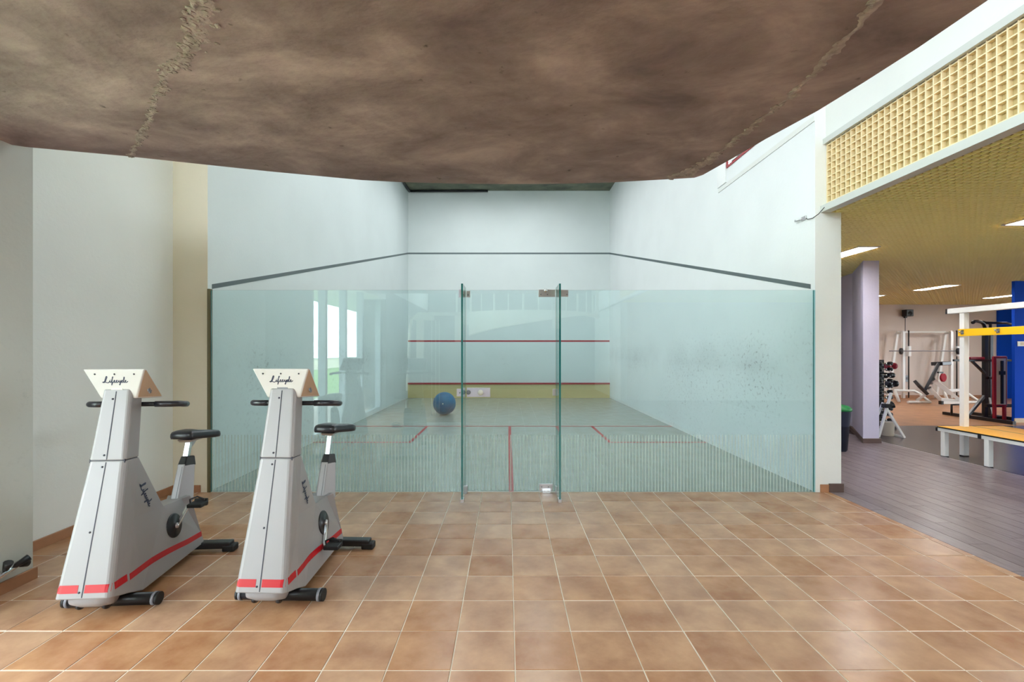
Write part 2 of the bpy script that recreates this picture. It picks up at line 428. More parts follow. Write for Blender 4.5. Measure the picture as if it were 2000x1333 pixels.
# front wall markings and tin
def on_front(name, m, z0, z1, t): boxo(name, m, XL, XR, YF-t, YF, z0, z1, wf)
on_front('tin_board', M['tin'], 0, .43, .025); on_front('tin_rail', M['red'], .43, .48, .045)
on_front('service_line', M['red'], 1.78, 1.83, .003); on_front('out_line', M['linegrey'], 4.57, 4.62, .003)
for par, x, s in ((wl, XL, 1), (wr, XR, -1)):
    q = MB(); za, zb = 2.155, 4.57; ya, yb = YG+.07, YF-.003
    xa, xb = sorted((x, x+s*.003))
    q.hexa([(xa,ya,za),(xb,ya,za),(xb,yb,zb),(xa,yb,zb),(xa,ya,za+.05),(xb,ya,za+.05),(xb,yb,zb+.05),(xa,yb,zb+.05)])
    q.build('out_line', M['linegrey'], par)
# -- hall left side: recess wall, pier, glazed facade
struct(boxo('wall_left', M['plaster'], -3.75, -3.53, 2.996, YG, -.05, H1), 'recessed left wall behind the exercise bikes')
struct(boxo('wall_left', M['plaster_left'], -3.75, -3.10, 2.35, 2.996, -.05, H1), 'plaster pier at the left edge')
struct(boxo('wall_left', M['greywall'], -3.75, -3.10, -8.2, -2.0, -.05, 3.05), 'left wall behind the camera')
struct(boxo('wall_left', M['plaster'], -3.75, -3.10, -8.2, -.6, 3.05, H1), 'upper left wall behind the camera')
struct(boxo('wall_back', M['greywall'], -3.75, 3.6, -8.4, -8.2, -.05, 4.0), 'grey back wall of the hall')
struct(boxo('wall_back', M['plaster'], -3.75, 3.6, -8.4, -8.2, 6.3, H1), 'back wall above the high windows')
for k, xw in enumerate((-3.0, -1.45, .10, 1.65)):  # unseen high windows, added to let daylight in from behind the camera
    wn = struct(boxo('window_%d' % (20+k), M['clear'], xw, xw+1.55, -8.31, -8.30, 4.0, 6.3), 'unseen high glass pane added in the back wall')
    boxo('mullion', M['alu'], xw-.04, xw+.04, -8.35, -8.25, 4.0, 6.3, wn)
struct(boxo('wall_back', M['plaster'], -3.75, -3.0, -8.4, -8.2, 4.0, 6.3), 'back wall beside the high windows'); struct(boxo('wall_back', M['plaster'], 3.2, 3.6, -8.4, -8.2, 4.0, 6.3), 'back wall beside the high windows')
struct(boxo('trim_2', M['plaster'], -3.75, -3.10, -2.0, 2.35, 2.80, 3.05), 'band between lower and upper glazing')
struct(boxo('wall_left', M['plaster'], -3.75, -3.10, -.6, 2.35, 6.3, H1), 'left wall above the upper windows')
struct(boxo('ceiling', M['plaster'], -3.75, 3.75, -8.4, YG, H1, H1+.2), 'hall ceiling')
struct(boxo('ceiling', M['roofcon'], -3.75, 3.75, YG, YF+.3, H1-.01, H1+.2), 'grey concrete ceiling over the court')
for i, (za, zb, ys) in enumerate(((0, 2.80, (2.35, 1.51, .50, -.57, -2.0)), (3.05, 6.3, (2.35, .9, -.6)))):
    for k in range(len(ys)-1):
        wn = struct(boxo('window_%d' % (i*9+k+1), M['clear'], -3.30, -3.29, ys[k+1], ys[k], za, zb), 'tall glass pane of the left facade')
        boxo('mullion', M['alu'], -3.36, -3.23, ys[k+1]-.05, ys[k+1]+.05, za, zb, wn)
        boxo('rail', M['alu'], -3.34, -3.25, ys[k+1]+.05, ys[k]-.05, za, za+.07, wn)
# -- hall right side: beam wall above the lattice
struct(boxo('wall_right', M['plaster'], 3.355, 3.60, -8.2, YG, 3.72, H1), 'white wall above the yellow lattice')
struct(boxo('trim_3', M['framewhite'], 3.325, 3.40, -8.2, YG, 3.667, 3.725), 'pale rail along the top of the lattice')
struct(boxo('trim_4', M['framewhite'], 3.30, 3.40, -8.2, YG-.002, 2.95, 3.02), 'pale rail along the bottom of the lattice')
struct(boxo('wall_right', M['plaster'], 3.40, 3.6, -8.2, -4.1, -.05, 3.72), 'right wall behind the camera')
struct(boxo('trim_5', M['plaster'], XR-.010, XR, YG+.002, 7.05, 3.92, 3.98), 'thin ledge along the right court wall')
struct(boxo('trim_6', M['whitepaint'], XR-.02, XR, 6.79, 7.06, 3.99, 4.42), 'white block at the end of the red window')
wn = struct(boxo('window_17', mat('dark_pane', (120,128,126), .1), XR-.012, XR-.004, 4.95, 6.72, 4.22, 5.0), 'small red framed window high on the right court wall')
boxo('window_frame', M['red'], XR-.014, XR, 4.95, 6.78, 4.19, 4.22, wn); boxo('window_frame', M['red'], XR-.014, XR, 6.72, 6.78, 4.22, 5.0, wn)
boxo('window_frame', M['red'], XR-.014, XR, 4.95, 6.78, 5.0, 5.06, wn); boxo('window_pillar', M['whitepaint'], XR-.03, XR-.012, 6.45, 6.6, 4.22, 5.0, wn)
# -- skirtings
def base(name, m, *a): struct(boxo(name, m, *a, bevel=.004))
base('baseboard_left', M['skirting'], -3.1, -3.082, -2.0-6, 3.012, 0, .075)
base('baseboard_left', M['skirting'], -3.53, -3.512, 3.0, YG-.016, 0, .075)
base('baseboard_left', M['skirting'], -3.53, -3.235, YG-.016, YG, 0, .075)
base('baseboard_right', M['skirting'], 3.295, 3.385, YG-.014, YG, 0, .082)
base('baseboard_right', M['skirting_dark'], 3.385, 3.54, YG-.016, YG, 0, .092)

# -- gym shell
struct(boxo('wall_back', M['gymwall'], 3.52, 15.4, 14.45, 14.7, -.05, 3.3), 'pale back wall of the gym')
struct(boxo('wall_back', M['blue'], 15.4, 18.2, 14.40, 14.7, -.05, 3.3), 'dark blue far end of the gym wall')
for ya, yb, za, zb in ((-4.1,0,-.05,3.3),(9.0,14.7,-.05,3.3),(0,9.0,-.05,.9),(0,9.0,2.6,3.3)):
    struct(boxo('wall_right', M['gymwall'], 18.0, 18.2, ya, yb, za, zb), 'far right wall of the gym')
for k in range(6):
    wn = struct(boxo('window_%d' % (30+k), M['clear'], 18.09, 18.10, k*1.5, k*1.5+1.5, .9, 2.6), 'window pane on the far right of the gym')
    boxo('mullion', M['alu'], 18.05, 18.14, k*1.5-.04, k*1.5+.04, .9, 2.6, wn)
struct(boxo('terrace', M['paving'], 18.2, 60, -40, 60, -.12, -.05), 'pale paving outside the gym windows')
struct(boxo('wall_back', M['gymwall'], 3.6, 18.2, -4.3, -4.1, -.05, 3.3), 'gym wall behind the camera')
base('baseboard_back', M['skirting'], 3.52, 15.4, 14.43, 14.45, 0, .10)
q = MB(); q.prism([(5.75,7.42),(6.01,7.42),(6.03,7.6),(6.60,8.61),(6.47,8.61)], -.05, 2.952); struct(q.build('pillar', M['lavender']), 'lavender oblique wall pier in the gym')
q = MB(); q.prism([(6.47,8.61),(6.60,8.61),(6.78,9.3),(6.9,12.0),(6.72,12.0),(6.64,9.25)], -.05, 2.952); struct(q.build('wall_left', M['lavender']), 'lavender wall running back from the oblique pier')
cx, cy = 6.3, 8.6
q = MB(); q.prism([(5.725,7.39),(6.025,7.39),(6.045,7.6),(6.55,8.5),(6.6,9.0),(6.62,9.3),(6.445,8.63)], 0, .075); struct(q.build('baseboard_left', M['skirting_dark']))
q = MB(); q.box(10.56, 11.6, 9.55, 9.61, 0, 2.949); bp = struct(q.build('pillar', M['blue']), 'bright blue pillar at the right edge')
base('baseboard_right', M['creampad'], 10.54, 11.52, 9.53, 9.55, 0, .09)

# -- yellow grid ceiling of the gym: thin bars crossing, the near ones single pieces
cl = struct(boxo('ceiling', M['ceilshade'], 3.40, 18.2, -4.2, 14.7, 3.02, 3.20), 'yellow open grid ceiling over the gym')
G = .067
def slat_mesh(name, m, x, y, z):
    q = MB(); q.box(-x/2,x/2,-y/2,y/2,-z/2,z/2); me = bpy.data.meshes.new(name); q.bm.to_mesh(me); q.bm.free(); me.materials.append(m); return me
def place(name, me, loc, parent):
    o = bpy.data.objects.new(name, me); COL.objects.link(o); o.location = loc; o.parent = parent; return o
mX = slat_mesh('slat', M['ceilgrid'], 14.6, .012, .018); mY = slat_mesh('slat', M['ceilgrid'], .012, 18.7, .018)
rest = MB(); k = 0; y = -4.15
while y < 14.44:
    if 1.6 < y < 7.6: place('slat', mX, (10.7, y, 2.960), cl)
    else: rest.box(3.40, 18.0, y-.006, y+.006, 2.951, 2.969)
    y += G
x = 3.46
while x < 18:
    if x < 11.5: place('slat', mY, (x, 5.2, 2.959), cl)
    else: rest.box(x-.006, x+.006, -4.15, 14.55, 2.950, 2.968)
    x += G
o = rest.build('slat_field', M['ceilgrid'], cl); o['kind'] = 'stuff'

# -- lattice valance along the opening
lat = struct(boxo('trim_7', M['latback'], 3.392, 3.40, -4.1, YG-.005, 3.02, 3.667), 'cream lattice valance over the gym opening')
z0, z1 = 3.02, 3.667
mv = slat_mesh('slat', M['lattice'], .034, .0095, z1-z0); mh = slat_mesh('slat', M['lattice'], .032, 8.9, .0095)
y = YG-.016; rl = MB()
while y > -4.05:
    if y > 1.5: place('slat', mv, (3.374, y, (z0+z1)/2), lat)
    else: rl.box(3.357, 3.391, y-.0055, y+.0055, z0, z1)
    y -= G
z = z0+.03
while z < z1: place('slat', mh, (3.375, .38, z), lat); z += G
o = rl.build('slat_field', M['lattice'], lat); o['kind'] = 'stuff'
# screw heads of the lattice modules
sq = MB()
for i in range(8):
    for zz in (3.05, 3.31, 3.36, 3.62):
        sq.box(3.384, 3.392, YG-.26-i*.603, YG-.25-i*.603, zz, zz+.012)
o = sq.build('screw', M['bikedark'], lat); o['kind'] = 'stuff'

# -- curved concrete gallery slab overhead
ZS = 2.78
edge = [(-3.1,2.87),(-3.04,2.9),(-2.54,3.03),(-2.1,3.17),(-1.72,3.29),(-1.1,3.46),(-.83,3.50),(-.4,3.535),(.03,3.545),(.45,3.535),(.78,3.51),(1.1,3.46),
        (1.39,3.415),(1.43,3.36),(1.5,3.09),(1.57,2.79),(1.665,2.46),(1.71,2.2),(1.745,1.95),(1.765,1.69),(1.77,1.2),(1.75,.4),(1.70,-.6)]
poly = edge+[(-3.1,-.6)]
q = MB(); q.prism(poly[::-1], ZS, ZS+.27)
slab = struct(q.build('concrete_slab', M['slab']), 'curved brown concrete gallery slab overhead')
def mortar(pts, wd, seed, lumps=1.0, size=(.006,.014), flat=.55):
    """crumbling mortar: a thin smeared bed with small lumps pressed into it"""
    r = random.Random(seed); q = MB(); prev = None; P_ = []
    for (a, b_), (c, d) in zip(pts, pts[1:]):
        m_ = max(2, int(math.hypot(c-a, d-b_)/.012))
        for i in range(m_): P_.append((a+(c-a)*i/m_, b_+(d-b_)*i/m_))
    P_.append(pts[-1]); wob = 0; ww = wd
    for i, (x, y) in enumerate(P_):
        j = min(i+1, len(P_)-1); i0 = max(i-1, 0)
        d = Vector((P_[j][0]-P_[i0][0], P_[j][1]-P_[i0][1])).normalized(); nrm = Vector((-d.y, d.x))
        wob = .85*wob+r.uniform(-.008,.008); ww = .75*ww+.25*wd*r.choice((.2,.5,.9,1.2,2.2))
        ring = []
        for k in range(6):
            t = k/2.5-1; h = .004*(1-t*t)-.001
            ring.append(q.bm.verts.new((x+nrm.x*(t*ww/2+wob)+r.uniform(-.002,.002), y+nrm.y*(t*ww/2+wob)+r.uniform(-.002,.002), ZS-h)))
        if prev:
            for k in range(5): q.bm.faces.new((prev[k],prev[k+1],ring[k+1],ring[k])).smooth = True
        prev = ring
        for _ in range(2):
            if r.random() > lumps*.5*min(1.6, ww/wd+.3): continue
            o_ = wob+r.gauss(0, ww*.28); sz = r.uniform(*size)
            M_ = Matrix.Translation((x+nrm.x*o_, y+nrm.y*o_, ZS-.003)) @ Matrix.Rotation(r.uniform(0,6.3), 4, 'Z') @ Matrix.Diagonal((sz*r.uniform(.8,1.9), sz, sz*flat, 1))
            v_ = bmesh.ops.create_icosphere(q.bm, subdivisions=1, radius=1, matrix=M_)['verts']
            for u_ in v_: u_.co += Vector((r.uniform(-.2,.2), r.uniform(-.2,.2), r.uniform(-.2,.2)))*sz
    return q.build('mortar_joint', M['mortar'], slab, recalc=True)
mortar([(-2.50,3.05),(-2.22,2.78),(-1.98,2.52),(-1.66,2.20),(-1.50,2.06)], .032, 3, .9, (.004,.009), .4)
mortar([(-1.56,2.10),(-1.40,1.99),(-1.30,1.90),(-1.13,1.69),(-.9,1.3)], .075, 8, 1.4, (.005,.013), .4)
mortar([(1.36,3.40),(1.33,3.20),(1.38,2.95),(1.42,2.55),(1.43,2.30)], .028, 5, .35, (.01,.022), .25)
mortar([(1.43,2.30),(1.40,1.95),(1.37,1.7),(1.35,1.2)], .036, 9, .15, (.01,.022), .2)
mortar([(1.20,3.43),(1.30,3.33),(1.36,3.17),(1.37,3.0)], .10, 6, .7, (.01,.025), .25)

# ------------------------------------------------------------------ glass back wall of the court
def glass_sheet(mb, x0, x1, y0, y1, z0, z1):
    dims = sorted(((x1-x0,0),(y1-y0,1)))
    thin = dims[0][1]
    for f in mb.box(x0,x1,y0,y1,z0,z1):
        n = f.normal if f.normal.length else None
        f.normal_update(); nn = f.normal
        f.material_index = 0 if abs(nn[thin]) > .9 else 1
GT = .012; ZT = 2.133
XA, XD = -.447, .515                      # fins either side of the door
def panel(name, label, x0, x1, z0=.006):
    m_ = MB(); glass_sheet(m_, x0, x1, YG, YG+GT, z0, ZT)
    o = m_.build(name, [M['glass'], M['gedge']], recalc=False); tag(o, label, 'glass screen' if 'screen' in name else 'glass door')
    s = MB(); n = int((x1-x0)/.0335); st = (x1-x0)/n
    for i in range(n):
        c = x0+(i+.5)*st; s.box(c-.0042, c+.0042, YG-.0008, YG-.0001, z0+.002, .605)
    q_ = s.build('frosted_stripes', M['frost'], o); q_['kind'] = 'stuff'; q_['label'] = 'white vertical stripes along the bottom of the glass'
    return o
gl = panel('glass_screen', 'greenish glass wall panel behind the exercise bikes', XL+.035, XA-.012)
gr = panel('glass_screen', 'clear greenish glass wall panel between door and white pillar', XD+.012, XR-.014)
gd = panel('glass_door', 'glass court door with pale lock plate and round knob', XA+.012, XD-.012, .014)
# channel at the left end
o = boxo('edge_channel', mat('bronze_channel', (112,104,76), .4, metal=.3), XL+.002, XL+.032, YG-.012, YG+.03, 0, ZT+.012, gl)
boxo('edge_channel', mat('pale_silicone', (150,205,210), .3), XR-.012, XR-.001, YG-.004, YG+.02, 0, ZT, gr)
# fins
for x, lab in ((XA, 'upright glass fin on the lock side of the door'), (XD, 'upright glass fin on the hinge side of the door')):
    m_ = MB(); glass_sheet(m_, x-.009, x+.009, 4.505, YG-.016, .008, ZT+.02)
    fin = m_.build('glass_fin', [M['glass'], M['gedge']], recalc=False); tag(fin, lab, 'glass fin', 'glass fins beside the court door')
    boxo('foot_clamp', M['steel'], x-.016, x+.016, 4.50, 4.58, 0, .03, fin)
    boxo('foot_clamp', M['steel'], x-.014, x+.026 if x < 0 else x+.014, YG-.06, YG-.004, .0, .075, fin)
def screw(par, x, y, z, r=.007):
    q = MB(); q.lathe([(r,0),(r,.004),(0,.006)], (x,y,z), (0,-1,0), 10); q.build('screw', M['greyplastic'], par)
def plate(par, name, m, x0, x1, z0, z1, screws=()):
    p_ = boxo(name, m, x0, x1, YG-.014, YG-.001, z0, z1, par, bevel=.002)
    for sx, sz in screws: screw(p_, sx, YG-.014, sz)
    return p_
# top bracket and lock side
plate(gl, 'corner_bracket', M['lockwhite'], XA-.068, XA-.010, 2.055, 2.140, ((XA-.035,2.085),))
plate(gd, 'corner_bracket', M['steel'], XA+.012, XA+.055, 2.055, 2.125, ((XA+.032,2.08),))
# lock: keeper on the fixed panel, long plate with knob on the door
plate(gl, 'lock_keeper', M['lockwhite'], XA-.088, XA-.010, 1.012, 1.092, ((XA-.055,1.05),))
lp = plate(gd, 'lock_plate', M['lockwhite'], XA+.018, XA+.265, 1.005, 1.102)
q = MB(); q.lathe([(.014,0),(.014,.02),(.026,.028),(.030,.042),(.026,.055),(0,.060)], (XA+.165,YG-.014,1.055), (0,-1,0), 18); q.build('knob', M['ivory'], lp)
q = MB(); q.lathe([(.024,0),(.024,.006),(.016,.010),(0,.010)], (XA+.036,YG-.014,1.055), (0,-1,0), 16); q.build('key_cylinder', M['greyplastic'], lp)
# hinge side
plate(gd, 'pivot_hinge', M['steel'], XD-.190, XD-.012, 2.060, 2.138, ((XD-.165,2.085),(XD-.095,2.085)))
q = MB(); q.lathe([(.02,0),(.02,.012),(.008,.02),(0,.02)], (XD-.115,YG-.014,2.125), (0,-1,0), 12); q.build('pivot', M['chrome'], gd)
plate(gr, 'pivot_hinge', M['steel'], XD+.012, XD+.125, 2.062, 2.135, ((XD+.035,2.085),(XD+.11,2.085)))
plate(gr, 'clamp', M['steel'], XD+.010, XD+.040, 1.03, 1.075, ((XD+.026,1.05),))
plate(gd, 'clamp', M['steel'], XD-.040, XD-.010, 1.02, 1.09)
plate(gd, 'floor_hinge', M['steel'], XD-.180, XD-.040, .016, .090, ((XD-.155,.06),(XD-.085,.06)))
q = MB(); q.box(XD-.15, XD-.06, YG-.05, YG-.014, .0, .03); q.build('pivot', M['chrome'], gd, bevel=.004)

# ------------------------------------------------------------------ things in the court
q = MB(); bmesh.ops.create_uvsphere(q.bm, u_segments=40, v_segments=24, radius=.265)
for f in q.bm.faces: f.smooth = True
ballo = q.build('exercise_ball', M['ball']); ballo.location = (-1.475, 10.72, .265)
tag(ballo, 'blue exercise ball on the court floor', 'ball')
q = MB(); q.lathe([(.012,0),(.012,.004),(0,.006)], (0,-.2645,.02), (0,-1,0), 12); q.build('valve', M['ivory'], ballo)
for i in range(-3,4):
    a = i*.32; r_ = .2652*math.cos(a); q = MB()
    pts = [(r_*math.cos(t*2*PI/40), r_*math.sin(t*2*PI/40), .2652*math.sin(a)) for t in range(41)]
    q.tube(pts, .0022, 5); q.build('rib', M['ball'], ballo)
q = MB(); q.tube([(-3.06,14.5,6.545),(-.62,14.5,6.55)], .035, 10); q.tube([(-3.10,14.52,6.545),(-3.10,10.0,6.545)], .035, 10)
tag(q.build('black_pipe', M['black']), 'black pipe along the top of the court wall', 'pipe')
for lx in (-1.3, 0.8):  # housings for the added court lamps, out of view
    for ly in (6.6, 9.6, 12.4):
        t = thing('court_fill_lamp', 'unseen long lamp housing added under the court ceiling', 'lamp', (lx, ly, 6.4), 0, 'added lamps under the court ceiling')
        boxo('housing', M['whitepaint'], -.28, .28, -.75, .75, 0, .12, t)
        boxo('bracket', M['steel'], -.03, .03, -.03, .03, .12, .189, t)

# ------------------------------------------------------------------ exercise bikes
def catmull(p, n=6):
    out = []
    for i in range(len(p)-1):
        a, b_, c, d = p[max(i-1,0)], p[i], p[i+1], p[min(i+2,len(p)-1)]
        for k in range(n):
            t = k/n
            out.append(tuple(.5*((2*b_[j])+(-a[j]+c[j])*t+(2*a[j]-5*b_[j]+4*c[j]-d[j])*t*t+(-a[j]+3*b_[j]-3*c[j]+d[j])*t**3) for j in (0,1)))
    out.append(p[-1]); return out
# script word "Lifecycle" as pen strokes, x to the right, baseline y = 0, x-height 1
SCRIPT = [
 [(-.55,.28),(-.25,.05),(.35,.45),(1.2,2.3),(1.55,2.75),(1.75,2.5),(1.3,1.6),(.7,.45),(.1,.0),(-.25,.1),(.1,.35),(.9,.12),(1.7,-.1),(2.2,.15)],
 [(2.2,.15),(2.5,.5),(2.75,1.0),(2.65,.4),(2.8,.05),(3.15,.3)], [(2.98,1.42),(3.08,1.52)],
 [(3.15,.3),(3.7,1.5),(4.15,2.35),(4.2,2.6),(3.95,2.3),(3.6,.9),(3.2,-.8),(3.05,-1.1),(3.25,-.9),(3.6,-.1),(4.1,.25)],
 [(4.1,.25),(4.6,.6),(4.75,.95),(4.5,.95),(4.3,.5),(4.45,.08),(4.9,.12),(5.35,.5)],
 [(5.35,.5),(5.75,.95),(5.55,.98),(5.25,.45),(5.45,.05),(5.9,.2),(6.3,.6)],
 [(6.3,.6),(6.5,1.0),(6.4,.35),(6.6,.08),(7.0,.5),(7.25,1.0),(7.0,.0),(6.7,-.85),(6.45,-1.05),(6.5,-.75),(7.1,.0),(7.5,.4)],
 [(7.5,.4),(8.0,.95),(7.8,.98),(7.5,.45),(7.7,.05),(8.15,.3)],
 [(8.15,.3),(8.7,1.5),(8.95,2.3),(8.8,2.4),(8.5,1.4),(8.35,.3),(8.55,.05),(8.9,.3)],
 [(8.9,.3),(9.3,.7),(9.35,.97),(9.1,.9),(8.98,.4),(9.2,.05),(9.7,.2),(10.2,.6)],
]
def script_word(place_fn, size, wd, name, m, parent):
    """place_fn(x, y) -> (point, normal); the strokes become thin raised ribbons"""
    q = MB()
    for st in SCRIPT:
        pts = catmull(st, 4); prev = None
        for i, (x, y) in enumerate(pts):
            x2, y2 = pts[min(i+1,len(pts)-1)]; x1, y1 = pts[max(i-1,0)]
            d = Vector((x2-x1, y2-y1)); d = d.normalized() if d.length > 1e-6 else Vector((1,0)); nn = Vector((-d.y, d.x))*wd/2
            A = place_fn((x+nn.x)*size, (y+nn.y)*size); B = place_fn((x-nn.x)*size, (y-nn.y)*size)
            ring = [q.bm.verts.new(A), q.bm.verts.new(B)]
            if prev: q.bm.faces.new((prev[0],prev[1],ring[1],ring[0]))
            prev = ring
    o = q.build(name, m, parent, recalc=False); return o

def bike(label, loc, yaw, sad_z, sad_u, crank):
    root = thing('exercise_bike', label, 'exercise bike', loc, yaw, 'upright exercise bikes')
    # local x = to the right seen from the front, y = from the front towards the saddle
    A=(.250,1.262,.081); B=(.338,1.262,.079); Bm=(.341,1.19,.081); C=(.173,.853,.102); D=(.285,.849,.101)
    E=(.004,.142,.147); K1=(.232,.506,.110); K2=(.142,.100,.150); Mv=(.26,.052,.140)
    Fn=(.56,.459,.066); G_=(.771,.442,.055); Hh=(.825,.452,.080); I=(.925,.125,.095); Jj=(.938,.062,.110)
    def V(p, s): return (s*p[2], p[0], p[1])
    def shell(sides, outline, rounds, rad):
        q = MB(); bm = q.bm; vs = {}
        def v(p, s):
            k = (p, s)
            if k not in vs: vs[k] = bm.verts.new(V(p, s))
            return vs[k]
        for poly_ in sides:
            for s in (-1, 1): bm.faces.new([v(p, s) for p in (poly_ if s > 0 else poly_[::-1])])
        for a, b_ in zip(outline, outline[1:]+outline[:1]): bm.faces.new((v(a,1), v(b_,1), v(b_,-1), v(a,-1)))
        bmesh.ops.recalc_face_normals(bm, faces=bm.faces)
        es = []
        for a, b_ in rounds:
            for s in (-1, 1):
                for e in v(a,s).link_edges:
                    if e.other_vert(v(a,s)) is v(b_,s): es.append(e)
        small = [e for e in bm.edges if e not in es and len(e.link_faces) == 2 and e.calc_face_angle(0) > .9]
        bmesh.ops.bevel(bm, geom=es, offset=rad, segments=4, profile=.5, affect='EDGES', clamp_overlap=True)
        small = [e for e in bm.edges if len(e.link_faces) == 2 and e.calc_face_angle(0) > .9]
        bmesh.ops.bevel(bm, geom=small, offset=.006, segments=2, profile=.5, affect='EDGES', clamp_overlap=True)
        bmesh.ops.triangulate(bm, faces=[f for f in bm.faces if len(f.verts) > 4])
        return q
    def lerp(a, b_, t): return tuple(a[i]+(b_[i]-a[i])*t for i in range(3))
    Cu, Du = lerp(C, A, .008), lerp(D, Bm, .008)
    up = shell([[A,Cu,Du,Bm,B]], [A,Cu,Du,Bm,B], [(A,Cu)], .022)
    up_o = up.build('upper_cover', M['bike'], root)
    low = shell([[C,E,K2,K1,D],[D,K1,Fn],[K1,K2,Mv,Jj,I,Hh,G_,Fn]], [C,E,K2,Mv,Jj,I,Hh,G_,Fn,D], [(C,E)], .028)
    tree = BVHTree.FromBMesh(low.bm)
    low_o = low.build('lower_shell', M['bike'], root)
    tree_u = BVHTree.FromPolygons([v_.co[:] for v_ in up_o.data.vertices], [p_.vertices[:] for p_ in up_o.data.polygons])
    def side(u, z, s=1, lift=.0012):
        h = tree.ray_cast(Vector((s*1, u, z)), Vector((-s, 0, 0)))
        return (h[0].x+s*lift) if h[0] else s*.1
    def front(x, z, lift=.0012):
        for t_ in (tree, tree_u):
            h = t_.ray_cast(Vector((x, -1, z)), Vector((0, 1, 0)))
            if h[0]: return h[0].y-lift
        return E[0]+(z-E[1])*(A[0]-E[0])/(A[1]-E[1])-lift
    # dark core showing in the joint between the two shells
    q = MB(); q.hexa([(-.097,.178,.840),(.097,.178,.840),(.095,.280,.840),(-.095,.280,.840),(-.097,.180,.862),(.097,.180,.862),(.095,.280,.862),(-.095,.280,.862)])
    q.build('joint_core', M['bikedark'], root)
    # seam down the front, slightly off the ridge
    for par, za, zb in ((low_o, .150, .846), (up_o, .860, 1.25)):
        q = MB(); n = 14; prev = None
        for i in range(n+1):
            z = za+(zb-za)*i/n; y = front(0, z, .0015)
            ring = [q.bm.verts.new((-.0026,y,z)), q.bm.verts.new((.0026,y,z)), q.bm.verts.new((.0026,y+.006,z)), q.bm.verts.new((-.0026,y+.006,z))]
            if prev:
                for k in range(4): q.bm.faces.new((prev[k],prev[(k+1)%4],ring[(k+1)%4],ring[k]))
            prev = ring
        q.build('seam', M['bikedark'], par)
    for x, z, par in ((-.016,.885,up_o),(-.016,.82,low_o),(-.018,.475,low_o),(-.018,.175,low_o),(-.014,1.205,up_o)):
        q = MB(); q.lathe([(.006,0),(.006,.003),(0,.004)], (x, front(x,z,0)+.001, z), (0,-1,.15), 8); q.build('screw', M['bikedark'], par)
    # red stripe: two pieces on the front, two on the visible side, mirrored on the far side
    def patch(pts2, fn, par):
        q = MB(); cols = []
        for (a, b_) in pts2: cols.append((fn(a), fn(b_)))
        vv = [(q.bm.verts.new(a), q.bm.verts.new(b_)) for a, b_ in cols]
        for (a, b_), (c, d) in zip(vv, vv[1:]): q.bm.faces.new((a,c,d,b_))
        g = bmesh.ops.extrude_face_region(q.bm, geom=q.bm.faces[:])
        cen = Vector((0,.4,.3))
        for v_ in [e for e in g['geom'] if isinstance(e, bmesh.types.BMVert)]:
            v_.co += Vector((cen.x-v_.co.x, (0 if abs(v_.co.x)>.1 and v_.co.y>.03 else cen.y-v_.co.y), 0)).normalized()*.003
        return q.build('red_stripe', M['bikered'], par)
    Ff = lambda p: Vector((p[0], front(p[0], p[1]), p[1]))
    def strip(x0, x1, n): return [((x0+(x1-x0)*i/n, .172), (x0+(x1-x0)*i/n, .212)) for i in range(n+1)]
    patch(strip(-.137,-.026,8), Ff, low_o); patch(strip(.008,.139,10), Ff, low_o)
    for s in (1,-1):
        Fs = lambda p: Vector((side(p[0],p[1],s), p[0], p[1]))
        q1 = [((.042+.094*i/6, .172), (.042+.094*i/6, .212)) for i in range(7)]
        patch(q1, Fs, low_o)
        # second piece: bends from the crease to the rear
        q2 = []
        for i in range(15):
            u = .155+(.918-.155)*i/14; t = i/14
            zc = .186+.012*math.sin(PI*min(1,t*1.3))-.052*t
            q2.append(((u, zc-.018), (u, zc+.018)))
        patch(q2, Fs, low_o)
    # lettering on the side of the shell, running down along the frame
    def wside(x, y):
        d = Vector((.100,-.170)).normalized(); nn = Vector((-d.y, d.x))
        c = Vector((.293,.672))+d*x+nn*y
        return Vector((side(c.x, c.y, 1, .0015), c.x, c.y))
    script_word(wside, .0185, .40, 'lettering', M['letter'], low_o)
    # underside fairing and transport wheels
    q = MB(); q.lathe([(.0,-.11),(.044,-.105),(.056,-.05),(.056,.05),(.044,.105),(0,.11)], (0,.092,.116), (1,0,0), 18); q.build('nose_fairing', M['bike'], root)
    for s in (-1, 1):
        q = MB(); q.lathe([(0,-.012),(.020,-.012),(.023,0),(.020,.012),(0,.012)], (s*.07,.085,.068), (1,0,0), 14); q.build('transport_wheel', M['black'], root)
    # stabilisers
    q = MB(); q.tube([(-.205,.192,.040),(.252,.192,.040)], .034, 16); st = q.build('front_stabiliser', M['black'], root)
    q = MB(); q.box(-.03,.03,.16,.23,.05,.14); q.build('stem', M['greyplastic'], st)
    for s in (-1, 1):
        q = MB(); e = .250 if s > 0 else .205; q.tube([(s*e,.192,.040),(s*(e+.016),.192,.040)], .0375, 16); q.build('ring', M['greyplastic'], st)
        q = MB(); q.tube([(s*(e+.016),.192,.040),(s*(e+.034),.192,.040)], .036, 16); q.build('end_cap', M['rubber'], st)
    q = MB(); q.box(-.315,.315,.895,.965,.022,.072); rs_ = q.build('rear_stabiliser', M['black'], root, bevel=.008)
    for s in (-1, 1):
        q = MB(); q.box(s*.30-.045,s*.30+.045,.893,.967,.0,.05); q.build('rubber_foot', M['rubber'], rs_, bevel=.010)
    # seat tube: narrow front face, wider rear
    def ring(u0, u1, wf_, wr_, z0, z1): return [(-wf_,u0,z0),(wf_,u0,z0),(wr_,u1,z1),(-wr_,u1,z1)]
    q = MB(); q.hexa(ring(.757,.865,.026,.078,.40,.40)+ring(.850,.915,.024,.058,.668,.655)); tb = q.build('seat_tube', M['bike'], root, bevel=.006)
